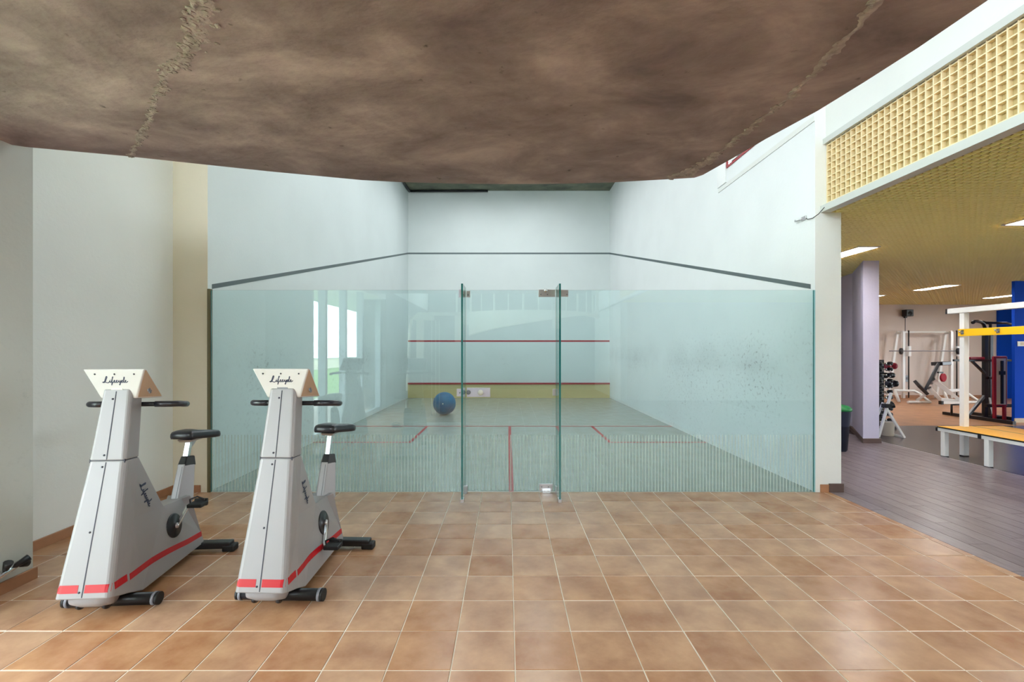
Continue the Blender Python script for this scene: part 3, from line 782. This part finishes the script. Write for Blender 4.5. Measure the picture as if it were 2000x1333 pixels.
    q = MB(); q.hexa([(.008,.772,.445),(.011,.772,.445),(.011,.79,.445),(.008,.79,.445),(.008,.8455,.655),(.011,.8455,.655),(.011,.86,.655),(.008,.86,.655)]); q.build('seam', M['bikedark'], tb)
    q = MB(); q.hexa(ring(.846,.920,.027,.062,.655,.645)+ring(.880,.935,.020,.045,.718,.712)); q.build('collar', M['black'], tb, bevel=.006)
    q = MB(); q.box(-.006,.006,.765,.79,.56,.58); 
    q.bm.free()
    zt = sad_z-.035
    q = MB(); a = Vector((0,.900,.69)); b_ = Vector((0,.900+(zt-.69)*.30,zt)); q.bar(a, b_, .036, .036, (0,1,0)); q.build('seat_post', M['chrome'], root, bevel=.005)
    q = MB(); q.hexa([(-.04,b_.y-.05,zt-.012),(.04,b_.y-.05,zt-.012),(.04,b_.y+.10,zt-.012),(-.04,b_.y+.10,zt-.012),(-.05,b_.y-.06,zt+.004),(.05,b_.y-.06,zt+.004),(.05,b_.y+.12,zt+.004),(-.05,b_.y+.12,zt+.004)])
    q.bar((0,b_.y+.015,zt-.05), (0,b_.y+.075,zt-.005), .02, .02); q.build('saddle_bracket', M['steel'], root)
    # saddle: pear shaped pad, nose towards the console
    q = MB(); bm = q.bm; n = 36; rings = []
    prof = [(-.155,.045),(-.145,.075),(-.09,.095),(0,.125),(.06,.148),(.10,.150),(.125,.11),(.135,.05)]
    def hw(u):
        for (a0,w0),(a1,w1) in zip(prof, prof[1:]):
            if a0 <= u <= a1:
                t = (u-a0)/(a1-a0); return w0+(w1-w0)*t
        return .02
    us = [-.155+.290*(.5-.5*math.cos(PI*i/18)) for i in range(19)]
    out = [(hw(u), u) for u in us]+[(-hw(u), u) for u in us[::-1]]
    for sc_, z in ((.0,-.026),(.80,-.034),(.97,-.030),(1.0,-.014),(.985,.006),(.92,.020),(.72,.027),(.35,.029),(0,.029)):
        if sc_ == 0: rings.append([bm.verts.new((0, sad_u, sad_z+z))])
        else: rings.append([bm.verts.new((x*sc_, sad_u+u*sc_, sad_z+z-.10*u)) for x, u in out])
    for a_, c_ in zip(rings, rings[1:]):
        m_ = max(len(a_), len(c_))
        for k in range(m_):
            k2 = (k+1) % m_
            if len(a_) == 1: f = bm.faces.new((a_[0], c_[k2], c_[k]))
            elif len(c_) == 1: f = bm.faces.new((a_[k], a_[k2], c_[0]))
            else: f = bm.faces.new((a_[k], a_[k2], c_[k2], c_[k]))
            f.smooth = True
    q.build('saddle', M['vinyl'], root)
    # crank and pedals
    cu, cz = .63, .304
    for s in (1, -1):
        sw = abs(side(cu, cz, s, 0))
        pt = lambda u_, z_: Vector((side(u_, z_, s, 0), u_, z_))
        nrm = (pt(cu+.06,cz)-pt(cu-.06,cz)).cross(pt(cu,cz+.06)-pt(cu,cz-.06)).normalized()
        if nrm.x*s < 0: nrm = -nrm
        sw = max(sw, max(abs(side(cu+a_, cz+b_, s, 0))+(nrm.y*s*a_+nrm.z*s*b_)/max(.2,abs(nrm.x)) for a_ in (-.06,0,.06) for b_ in (-.06,0,.06)))
        q = MB(); q.lathe([(.080,-.012),(.080,.005),(.074,.009),(.02,.009),(.02,.018),(0,.018)], (s*sw, cu, cz), nrm, 28); dk = q.build('crank_disc', M['black'], root)
        q = MB(); q.lathe([(.018,0),(.018,.012),(.006,.016),(0,.016)], (s*(sw+.014), cu, cz), (s,0,0), 12); q.build('hub_nut', M['steel'], dk)
        du, dz = (crank[0]*s, crank[1]*s)
        q = MB(); q.bar((s*(sw+.022), cu, cz), (s*(sw+.036), cu+du, cz+dz), .014, .022, (s,0,0)); q.build('crank_arm', M['chrome'], root, bevel=.004)
        px, pu, pz = s*(sw+.095), cu+du, cz+dz
        q = MB(); q.box(px-.05, px+.05, pu-.042, pu+.048, pz-.014, pz+.012)
        q.hexa([(px-.045,pu+.03,pz-.022),(px+.045,pu+.03,pz-.022),(px+.045,pu+.052,pz-.022),(px-.045,pu+.052,pz-.022),(px-.045,pu+.04,pz+.028),(px+.045,pu+.04,pz+.028),(px+.045,pu+.056,pz+.028),(px-.045,pu+.056,pz+.028)])
        pd = q.build('pedal', M['rubber'], root, bevel=.006)
        q = MB(); q.tube([(px-.045,pu,pz-.012),(px-.05,pu,pz+.035),(px,pu,pz+.055),(px+.05,pu,pz+.035),(px+.045,pu,pz-.012)][:4], .006, 6); q.build('strap', M['black'], pd)
    # handlebar: bar behind the column with grips bent towards the rider
    pts = [(-.262,.47,1.148),(-.272,.43,1.152),(-.266,.395,1.157),(-.240,.368,1.16),(-.19,.356,1.161),(0,.352,1.16),(.19,.356,1.161),(.240,.368,1.16),(.266,.395,1.157),(.272,.43,1.152),(.262,.47,1.148)]
    q = MB(); q.tube(pts, .0145, 10); hb = q.build('handlebar', M['black'], root)
    for s in (-1, 1):
        g = [(s*x,y,z) for x,y,z in ((.150,.3555,1.161),(.20,.357,1.161),(.235,.366,1.16),(.254,.380,1.159),(.268,.40,1.157),(.273,.43,1.152),(.262,.475,1.147))]
        q = MB(); q.tube(g, .0185, 12); q.build('grip', M['vinyl'], hb)
    # console wedge
    TF=(.226,1.383,.174); BF=(.266,1.205,.099); BR=(.407,1.199,.168); TR_=(.246,1.383,.172)
    q = MB(); bm = q.bm; v = {}
    for nm, p in (('TF',TF),('BF',BF),('BR',BR),('TR',TR_)):
        for s in (-1,1): v[nm,s] = bm.verts.new(V(p,s))
    fr = bm.faces.new((v['TF',-1],v['BF',-1],v['BF',1],v['TF',1]))
    tp = bm.faces.new((v['TF',1],v['TR',1],v['TR',-1],v['TF',-1])); scn = bm.faces.new((v['TR',1],v['BR',1],v['BR',-1],v['TR',-1]))
    bt = bm.faces.new((v['BF',1],v['BF',-1],v['BR',-1],v['BR',1]))
    for s in (-1,1): bm.faces.new([v[n_,s] for n_ in ('TF','BF','BR','TR')]).material_index = 2
    scn.material_index = 1; tp.material_index = 1
    con = q.build('console', [M['bikecon'], M['black'], M['bikeside']], root, bevel=.008, segs=3)
    ctree = BVHTree.FromPolygons([v_.co[:] for v_ in con.data.vertices], [p_.vertices[:] for p_ in con.data.polygons])
    def cf_(x, z, lift=.0008):
        h = ctree.ray_cast(Vector((x,-1,z)), Vector((0,1,0)))
        return Vector((x, (h[0].y if h[0] else .25)-lift, z))
    script_word(lambda x, y: cf_(x-.068, 1.302+y), .0135, .36, 'lettering', M['letter'], con)
    for x in (-.11, 0, .11):
        q = MB(); q.lathe([(.005,0),(.005,.003),(0,.004)], cf_(x,1.353,-.001), (0,-1,-.2), 8); q.build('screw', M['bikedark'], con)
    q = MB(); p0 = cf_(0,1.262,.001); q.box(-.032,.032,p0.y-.002,p0.y+.004,1.256,1.268); q.build('badge', M['greyplastic'] if yaw < 0 else M['ivory'], con)
    for s in (1,):   # small emblem on the wedge's side
        q = MB(); c = Vector((s*.151,.312,1.252))
        for dy, dz in ((0,.012),(0,-.012),(.012,0),(-.012,0)): q.box(c.x-.006, c.x-.001, c.y+dy-.008, c.y+dy+.008, c.z+dz-.008, c.z+dz+.008)
        o_ = q.build('emblem', M['greyplastic'], con)
    return root
bike('white upright exercise bike nearest the left pier, raised pedal', (-2.31,2.482,0), math.radians(3.86), .866, .985, (.098,.109))
bike('white upright exercise bike in front of the glass, lowered pedal', (-1.38,2.545,0), math.radians(-1.77), .902, .985, (-.066,-.134))

# ------------------------------------------------------------------ small things on the hall walls
t = thing('pipe_valve', 'chrome valve with black knobs low on the left pier', 'valve', (-3.1, 2.84, .15))
q = MB(); q.tube([(.0,-.10,-.02),(.05,-.10,-.02)], .020, 12); q.tube([(.045,-.16,-.03),(.045,.035,.012)], .019, 12); q.build('body', M['chrome'], t)
q = MB(); q.tube([(.045,-.02,0),(.075,.06,.035)], .014, 10, rs=[.012,.022]); q.build('knob', M['black'], t)
q = MB(); q.tube([(.045,-.05,.0),(.07,-.055,.055)], .014, 10, rs=[.014,.024]); q.build('knob', M['black'], t)
q = MB(); q.tube([(.045,.03,.01),(.052,.075,-.008)], .022, 12); q.build('end_cap', M['black'], t)
t = thing('cable', 'thin black wire from wall bracket to the yellow lattice', 'cable')
q = MB(); pts = [Vector(p) for p in ((3.24,4.98,2.935),(3.225,4.93,2.905),(3.235,4.86,2.90),(3.255,4.80,2.925),(3.29,4.78,2.975),(3.33,4.775,3.02),(3.36,4.77,3.035))]
q.tube(pts, .004, 6); q.build('wire', M['black'], t)
t = thing('wall_bracket', 'small pale bracket on right court wall with wire', 'bracket', (XR, 5.03, 2.94))
boxo('base_plate', M['steel'], -.012, 0, -.05, .02, -.022, .022, t, bevel=.002)
q = MB(); q.tube([(-.01,.0,.0),(-.03,.05,-.005),(-.03,.10,.0),(-.02,.115,.015)], .008, 8); q.build('hook', M['steel'], t)

# ------------------------------------------------------------------ gym: bench with coat rail
t = thing('changing_bench', 'yellow slatted changing bench with white frame and coat rail', 'bench', (6.5, 6.5, 0))
X0, Y0 = 6.5, 6.5
def bx(name, m, x0,x1,y0,y1,z0,z1, bevel=.004, par=None): return boxo(name, m, x0-X0,x1-X0,y0-Y0,y1-Y0,z0,z1, par or t, bevel)
for xa, xb in ((6.12,6.605),(6.635,7.05)): bx('slat', M['yellow'], xa, xb, 3.2, 6.53, .400, .422)
bx('slat_edge', M['black'], 6.112, 6.12, 3.2, 6.53, .402, .418, 0); bx('slat_edge', M['black'], 6.605, 6.635, 3.2, 6.53, .400, .4212, 0)
for x in (6.12, 7.01): bx('rail', M['whitepaint'], x, x+.04, 3.2, 6.53, .355, .400)
for y in (6.49, 5.87, 3.6): bx('cross_rail', M['whitepaint'], 6.16, 7.01, y-.02, y+.02, .36, .398)
for y in (6.46, 5.87, 3.6):
    for x in (6.125,): bx('leg', M['whitepaint'], x, x+.062, y-.03, y+.03, .012, .36)
    for x in (6.125,): bx('foot', M['black'], x, x+.062, y-.03, y+.03, 0, .012, 0)
bx('end_plug', M['black'], 6.108, 6.16, 6.53, 6.55, .35, .402); bx('end_plug', M['black'], 6.108, 6.12, 5.925, 5.965, .35, .402)
for y in (6.50, 3.6):
    bx('post', M['whitepaint'], 6.435, 6.505, y-.035, y+.035, .012, 2.03); bx('foot', M['black'], 6.435, 6.505, y-.035, y+.035, 0, .012, 0)
bx('top_beam', M['whitepaint'], 6.42, 6.52, 3.2, 6.70, 2.03, 2.105); bx('end_plug', M['black'], 6.42, 6.52, 6.70, 6.73, 2.03, 2.105)
cr = bx('coat_rail', M['yellowrail'], 6.41, 6.433, 3.2, 6.53, 1.70, 1.80)
for y in (6.46, 5.99, 5.5, 5.0, 4.5, 4.0):
    q = MB(); q.tube([(6.41-X0,y-Y0,1.755),(6.375-X0,y-Y0,1.75),(6.36-X0,y-Y0,1.775)], .009, 8); q.box(6.402-X0,6.41-X0,y-.02-Y0,y+.02-Y0,1.725,1.785); q.build('hook', M['chrome'], cr)

# -- ceiling lamps of the gym
for i, (lx, ly, lab) in enumerate(((5.05,6.85,'louvred ceiling lamp just right of the white pillar'),(5.86,4.85,'louvred ceiling lamp at the right edge of the photo'),
        (9.83,10.55,'ceiling lamp above the white smith machine'),(9.72,12.4,'far ceiling lamp beside the lavender pier'),(13.2,12.2,'far ceiling lamp beside the blue pillar'),
        (4.9,1.6,'ceiling lamp behind the lattice outside the view'),(8.6,3.2,'ceiling lamp over the bench outside the view'),(12.6,7.0,'ceiling lamp beyond the blue pillar'))):
    t = thing('ceiling_lamp', lab, 'ceiling lamp', (lx, ly, 2.945), 0, 'gym ceiling lamps')
    boxo('diffuser', M['lamp'], -.13, .13, -.43, .43, .0, .01, t)
    for xa, xb, ya, yb in ((-.15,-.13,-.46,.46),(.13,.15,-.46,.46),(-.13,.13,-.46,-.43),(-.13,.13,.43,.46)): boxo('frame', M['steel'], xa, xb, ya, yb, -.006, .02, t)
    for k in range(9): boxo('louvre', M['chrome'], -.13, .13, -.4+k*.1-.003, -.4+k*.1+.003, -.006, 0, t)

# -- waste bin
t = thing('waste_bin', 'dark waste bin with green lid beside the white pillar', 'bin', (4.955, 6.85, 0))
q = MB(); q.lathe([(.085,0),(.09,.01),(.145,.60),(.15,.61),(.14,.61),(.10,.02)], (0,0,0), n=24); q.build('body', M['bindark'], t)
q = MB(); q.lathe([(.155,.60),(.158,.63),(.12,.67),(.05,.69),(0,.69)], (0,0,0), n=24); q.build('lid', M['green'], t)

# -- dumbbell tower
t = thing('dumbbell_rack', 'tall black dumbbell tower half hidden by the lavender pier', 'rack', (7.2, 8.8, 0))
q = MB(); q.box(-.04,.04,.02,.08,0,1.32); q.build('post', M['black'], t)
q = MB(); q.box(-.22,.22,-.05,.30,0,.04); q.build('foot', M['black'], t)
def dumbbell(name, loc, ln, r, mh, lab):
    d = thing(name, lab, 'dumbbell', loc, 0, 'dumbbells on the tower rack')
    q = MB(); q.tube([(-ln/2,0,0),(ln/2,0,0)], .014, 8); q.build('handle', M['chrome'], d)
    for s in (-1,1):
        q = MB(); q.lathe([(r*.85,-.035),(r,-.025),(r,.025),(r*.85,.035)], (s*(ln/2-.02),0,0), (1,0,0), 12); q.build('head', mh, d)
ords = ['topmost','second from top','third from top','fourth from top','fifth from top','sixth from top','seventh from top','eighth from top','ninth from top','tenth from top','lowest']
for i in range(11):
    z = 1.25-i*.108
    for s in (-1, 1):
        boxo('arm', M['steel'], s*.07-.008, s*.07+.008, -.09, .02, z-.035, z-.02, t)
    dumbbell('dumbbell', (0, -.045+8.8, z), .24, .036+.0012*i, M['black'], 'small black dumbbell, %s on the dumbbell tower' % ords[i]) if False else None
    d = (7.2, 8.8-.045, z)
    dumbbell('dumbbell', d, .24, .038, M['black'], 'small black dumbbell, %s on the dumbbell tower' % ords[i])
for x, z, r, c, lab in ((7.40,1.20,.062,M['redpad'],'red dumbbell at the top right of the dumbbell tower'),(7.36,1.02,.055,M['black'],'black dumbbell below the red one on the tower'),(7.42,.86,.065,M['black'],'large black dumbbell halfway up the right of the tower')):
    boxo('arm', M['steel'], .05, x-7.2, .05, .07, z-r-.018, z-r-.006, t)
    dumbbell('dumbbell', (x, 8.86, z), .16, r, c, lab)

# -- white folding A-frame with black joint, bucket under it
t = thing('folding_stand', 'white folding A-frame stand with black joint before the dumbbell tower', 'stand', (6.6, 8.0, 0))
hub = Vector((0,.0,.55))
q = MB(); q.bar((-.17,-.05,.0), (.09,.0,.76), .032, .032, (0,1,0)); q.build('leg', M['whitepaint'], t)
q = MB(); q.bar((.0,.24,.015), (.20,.24,.015), .03, .03); q.bar((.20,.255,.015), (.20,-.14,.015), .03, .03); q.build('floor_bar', M['whitepaint'], t)
q = MB(); q.bar((.20,-.14,.0), (-.01,.02,.54), .032, .032, (0,1,0)); q.build('leg', M['whitepaint'], t)
q = MB(); q.bar((-.11,.22,.0), (.03,.10,.58), .028, .028, (0,1,0)); q.build('leg', M['whitepaint'], t)
q = MB(); q.box(-.05,.09,-.05,.05,.50,.57); q.tube([(.06,.0,.53),(.12,-.03,.55)], .05, 12); q.build('joint', M['black'], t, bevel=.008)
t = thing('bucket', 'cream bucket on the dark floor under the folding stand', 'bucket', (6.70, 8.09, 0))
q = MB(); q.lathe([(.085,0),(.09,.005),(.10,.235),(.106,.24),(.097,.24),(.088,.012),(0,.012)], (0,0,0), n=22); q.build('body', M['bucket'], t)
q = MB(); q.tube([(-.104,0,.22),(-.09,-.05,.255),(0,-.075,.265),(.09,-.05,.255),(.104,0,.22)], .004, 6); q.build('handle', M['steel'], t)

# -- smith machine by the back wall
def at(px, py, Y): return Vector(((px-VPX)/F_PX*Y, Y, EYE-(py-VPY)/F_PX*Y))
t = thing('smith_machine', 'white smith machine with barbell against the gym back wall', 'weight machine')
YA, YB = 13.5, 14.2
for k, (pu, pr, dx) in enumerate(((1764,1752,0),(1857.5,1846,0))):
    a = at(pu, 772, YA); a.z = .33 if k == 0 else .33; top = at(pu, 648, YA)
    q = MB(); q.bar((a.x,YA,.10), (a.x,YA,top.z), .075, .075, (0,1,0)); q.build('upright', M['whitepaint'], t, bevel=.006)
    rt = at(pr, 652, YB)
    q = MB(); q.bar((rt.x,YB,rt.z), (rt.x-.27,YB+.02,.03), .07, .07, (0,1,0)); q.build('rear_leg', M['whitepaint'], t, bevel=.006)
    q = MB(); q.bar((a.x,YA,top.z), (rt.x,YB,rt.z), .05, .05); q.build('top_link', M['whitepaint'], t)
    gx = a.x+.11
    q = MB(); q.tube([(gx,YA-.06,.12),(gx,YA-.06,top.z)], .016, 8); q.tube([(gx,YA-.06,top.z),(gx+.03,YA-.02,top.z+.02)], .02, 8); q.build('guide_rod', M['black'], t)
    q = MB(); q.box(gx-.035, gx+.035, YA-.11, YA-.01, 1.335, 1.63); q.build('carriage', M['whitepaint'], t, bevel=.006)
    # arched foot frame
    q = MB(); x0, x1 = a.x-.42, a.x+.33
    q.tube([(x0,YA-.35,.03),(x0+.03,YA-.2,.28),(x0+.1,YA-.1,.34),(x1-.10,YA-.1,.32),(x1-.02,YA-.2,.24),(x1,YA-.5,.04),(x0+.12,YA-.5,.04)], .04, 8); q.build('foot_frame', M['whitepaint'], t)
tl, trr = at(1752,649,YB), at(1846,649,YB)
q = MB(); q.bar(tl, trr, .05, .05); q.build('top_bar', M['whitepaint'], t)
bl, br = at(1737,686,YA-.12), at(1876,686,YA-.12)
q = MB(); q.tube([bl, br], .013, 8); q.build('barbell', M['greyplastic'], t)
for px in (1760, 1871):
    c = at(px, 686.5, YA-.12); q = MB(); q.lathe([(.085,-.03),(.095,-.02),(.095,.02),(.085,.03)], c, (.55,-.8,0), 18); q.build('weight_plate', M['black'], t)

# -- incline bench with red pad
t = thing('incline_bench', 'white framed incline bench with black pads and red disc', 'weight bench')
YI = 12.6
q = MB(); q.bar(at(1807,765,YI), at(1833,713,YI), .40, .07, (0,0,1)); 
q.bm.free()
VW = (.68, .73, 0)
def pad(a, b_, wd, th, name, m): q = MB(); q.bar(a, b_, wd, th, VW); q.build(name, m, t, bevel=.012)
pad(at(1806,764,YI), at(1832,712,YI), .07, .34, 'backrest', M['vinyl'])
pad(at(1829,711,YI), at(1847,710,YI), .10, .34, 'headrest', M['vinyl'])
pad(at(1790,749,YI), at(1808,766,YI), .08, .34, 'seat', M['vinyl'])
def fr(a, b_, r=.035, name='frame_tube'): q = MB(); q.bar(a, b_, r*2, r*2, VW); q.build(name, M['whitepaint'], t, bevel=.006)
fr(at(1822,742,YI), at(1856,768,YI), .055); fr(at(1834,712,YI+.1), at(1818,752,YI+.1), .03); fr(at(1815,758,YI), at(1836,780,YI), .045); fr(at(1836,780,YI), at(1880,785,YI), .04)
fr(at(1856,768,YI), at(1876,783,YI), .04); fr(at(1790,783,YI+.5), at(1812,768,YI+.3), .035); fr(at(1850,764,YI), at(1876,762,YI), .035); fr(at(1876,762,YI), at(1878,785,YI), .035)
fr(at(1840,787,YI-.35), at(1874,787,YI-.35), .035); fr(at(1874,787,YI-.35), at(1880,784,YI), .035)
q = MB(); q.lathe([(.10,-.03),(.115,-.02),(.115,.02),(.10,.03)], at(1842,738,YI-.15), (.35,-.95,0), 20); q.build('red_disc', M['redpad'], t)
q = MB(); q.bar(at(1832,728,YI-.15), at(1841,728,YI-.15), .05, .04); q.build('handle', M['black'], t)
q = MB(); q.bar(at(1836,787,YI-.35), at(1840,787,YI-.35), .09, .09); q.build('rubber_foot', M['rubber'], t)

# -- power tower
t = thing('power_tower', 'black pull-up and dip tower with red padded arms beside blue pillar', 'power tower')
K = M['black']
def kb(a, b_, s_=.06, name='tube', m=K): q = MB(); q.bar(a, b_, s_, s_, (0,1,0)); return q.build(name, m, t, bevel=.005)
X1, X2 = 10.22, 10.48
kb((10.22,10.75,.035),(10.22,9.25,.035), .07, 'base_rail'); kb((10.84,10.75,.035),(10.84,9.75,.035), .07, 'base_rail')
kb((10.22,10.05,.035),(10.84,10.05,.035), .06, 'base_rail')
kb((10.46,10.05,.06),(10.46,10.05,1.95), .075, 'upright'); kb((10.84,10.3,.06),(10.84,10.3,1.95), .07, 'upright')
q = MB(); q.tube([(10.46,10.05,1.9),(10.46,10.05,2.0),(10.43,10.05,2.08),(10.36,10.03,2.12),(10.22,9.98,2.14),(10.08,9.9,2.13),(10.0,9.86,2.10)], .034, 10); q.build('pull_up_handle', K, t)
q = MB(); q.tube([(10.84,10.3,1.9),(10.84,10.3,2.1),(10.46,10.1,2.13)], .028, 8); q.tube([(10.40,10.05,2.11),(11.1,10.2,2.11),(11.3,10.15,2.05)], .026, 8); q.build('pull_up_bar', K, t)
kb((10.46,10.05,.52),(10.0,9.95,.10), .05, 'brace'); kb((10.84,10.3,.45),(10.55,9.95,.10), .05, 'brace')
kb((9.72,10.0,1.285),(11.2,10.0,1.285), .045, 'arm_bar'); kb((10.12,10.0,1.27),(10.42,10.02,1.0), .045, 'brace')
q = MB(); q.box(10.02,10.34,9.93,10.07,1.305,1.36); q.build('arm_pad', M['redpad'], t, bevel=.014)
kb((10.42,10.0,.30),(11.2,10.0,.30), .07, 'cross_bar'); kb((10.5,10.02,.9),(10.72,10.02,.9), .05, 'knob_bar')
q = MB(); q.tube([(9.97,10.3,.06),(9.97,10.3,.28),(10.25,10.3,.29)], .022, 8); q.build('step_handle', K, t)
t = thing('sit_up_board', 'red edged sit-up board standing folded against the black tower', 'exercise board', (10.56, 9.86, 0))
q = MB(); q.box(-.13,.17,-.02,.03,.30,1.38); q.build('board', M['redpad'], t, bevel=.02)
q = MB(); q.box(-.075,.125,-.026,-.018,.34,1.33); q.build('panel', M['creampad'], t)
q = MB(); q.box(.005,.05,-.05,-.024,.36,1.28); q.box(-.03,.085,-.055,-.024,.98,1.06); q.build('rail', M['black'], t)
for x in (-.09,.12): boxo('leg', M['redpad'], x-.02, x+.02, -.02, .03, 0, .32, t)

# -- speaker, cable and box on the back wall
t = thing('wall_speaker', 'black loudspeaker high on the gym back wall', 'speaker', (12.5, 14.33, 2.66))
boxo('cabinet', M['black'], -.11, .11, -.09, .09, -.09, .12, t, bevel=.012); boxo('bracket', M['black'], -.03, .03, .05, .12, -.13, -.05, t)
q = MB(); q.lathe([(.07,0),(.065,.006),(0,.002)], (0,-.09,.0), (0,-1,0), 18); q.build('grille', M['rubber'], t)
q = MB(); q.tube([(12.52,14.44,2.55),(12.52,14.44,.75)], .008, 6); tag(q.build('speaker_cable', M['greyplastic']), 'grey cable running down from the black loudspeaker', 'cable')
t = thing('socket_box', 'small grey socket box at the end of the speaker cable', 'socket', (12.56, 14.45, .62)); boxo('box', M['alu'], -.06, .06, -.04, 0, -.1, .1, t, bevel=.006); boxo('cover', M['greyplastic'], -.04, .04, -.05, -.04, -.03, .05, t)
t = thing('pillar_sign', 'small white sign on the blue pillar', 'sign', (10.72, 9.55, 1.64)); boxo('plate', M['ivory'], -.11, .20, -.008, 0, -.05, .05, t); boxo('print', M['creampad'], -.05, .2, -.010, -.008, -.03, .03, t)

# ------------------------------------------------------------------ behind the camera, seen reflected in the glass
t = thing('multi_gym', 'white cable multi-gym frame seen reflected in the glass', 'weight machine', (-1.45, .55, 0))
def wt(pts, r, name, m=None): q = MB(); q.tube(pts, r, 8); q.build(name, m or M['ivory'], t)
wt([(-.56,0,0),(-.54,0,.9),(-.50,0,1.9),(-.46,0,2.12),(-.36,0,2.2),(-.2,0,2.22)], .03, 'front_tube')
wt([(-.35,0,2.23),(.62,0,2.23)], .035, 'top_beam'); wt([(.58,0,.0),(.58,0,2.22)], .035, 'upright')
boxo('weight_guide', M['ivory'], -.36, -.22, -.05, .05, 1.30, 2.2, t); boxo('pulley_block', M['ivory'], -.4, -.02, -.06, .06, 2.10, 2.2, t)
for x in (-.06,.02,.09): wt([(x,0,.2),(x,0,2.1)], .007, 'cable_line')
boxo('foot', M['ivory'], -.62, .66, -.05, .05, 0, .06, t)
# curved white stair with railing
t = thing('curved_stair', 'curved white stair with thin balusters seen reflected in the glass', 'stair')
cx, cy, R = .55, -5.0, 2.35; n = 28
def pa(i, r=R): a = PI*(.86-.80*i/n); return Vector((cx+r*math.cos(a), cy+r*math.sin(a), 0))
q = MB()
for i in range(n):
    p0, p1, q0, q1 = pa(i), pa(i+1), pa(i,R-.15), pa(i+1,R-.15)
    z0a, z0b = 1.75+.95*(i/n)**.8, 1.75+.95*((i+1)/n)**.8; zt = 2.60
    z0a, z0b = min(z0a, 2.5), min(z0b, 2.5)
    q.hexa([(q0.x,q0.y,z0a),(p0.x,p0.y,z0a),(p1.x,p1.y,z0b),(q1.x,q1.y,z0b),(q0.x,q0.y,zt),(p0.x,p0.y,zt),(p1.x,p1.y,zt),(q1.x,q1.y,zt)])
q.build('fascia', M['ivory'], t)
for i in range(0, n+1, 2):
    p0 = pa(i, R-.06); q = MB(); q.tube([(p0.x,p0.y,2.6),(p0.x,p0.y,3.55)], .018 if i % 4 else .03, 8); q.build('baluster', M['ivory'], t)
q = MB(); q.tube([pa(i,R-.06)+Vector((0,0,3.57)) for i in range(n+1)], .03, 8); q.build('handrail', M['ivory'], t)

# ------------------------------------------------------------------ outside the facade
struct(boxo('shading_eaves', M['plaster'], -5.2, -3.37, -6.0, 2.34, 2.83, 3.02), 'unseen projecting slab added to shade the lower windows')  # added overhang out of view, cuts the steep sky light
struct(boxo('terrace', M['paving'], -6.2, -3.3, -30, 30, -.12, -.03), 'pale terrace outside the windows')
struct(boxo('lawn', M['lawn'], -90, -6.2, -90, 90, -.14, -.05), 'lawn beyond the terrace')
t = thing('garden_wall', 'low pale garden wall beyond the lawn', 'wall', (-16, 0, 0)); boxo('masonry', M['housewall'], -.15, .15, -40, 30, -.1, .8, t); boxo('coping', M['paving'], -.2, .2, -40, 30, .8, .86, t)
t = thing('house', 'far house with terracotta roof beyond the garden', 'house', (-34, -36, 0)); boxo('wall', M['housewall'], -5, 5, -6, 6, -.1, 2.6, t)
q = MB(); q.hexa([(-5.5,-6.5,2.6),(5.5,-6.5,2.6),(5.5,6.5,2.6),(-5.5,6.5,2.6),(-.2,-6,4.2),(.2,-6,4.2),(.2,6,4.2),(-.2,6,4.2)]); q.build('roof', M['roof'], t)
for i, (x, y, h) in enumerate(((-20,-16,3.4),(-22,-22,4.2),(-19,-27,3.0),(-26,-12,4.6),(-24,-30,4.0),(-19,-8,3.2))):
    t = thing('garden_tree', 'green tree beyond the garden wall, reflected in the glass', 'tree', (x,y,-.05), rnd.uniform(0,6), 'trees beyond the garden wall')
    q = MB(); q.tube([(0,0,0),(.05,.02,h*.5)], .12, 8, rs=[.14,.09]); q.build('trunk', M['bark'], t)
    q = MB()
    for k in range(9):
        m_ = Matrix.Translation((rnd.uniform(-.9,.9), rnd.uniform(-.9,.9), h*rnd.uniform(.45,.95)))
        r_ = bmesh.ops.create_icosphere(q.bm, subdivisions=3, radius=rnd.uniform(.5,.95), matrix=m_)
        for v_ in r_['verts']: v_.co += Vector((rnd.uniform(-.1,.1), rnd.uniform(-.1,.1), rnd.uniform(-.1,.1)))
    q.build('crown', M['leaf'], t)
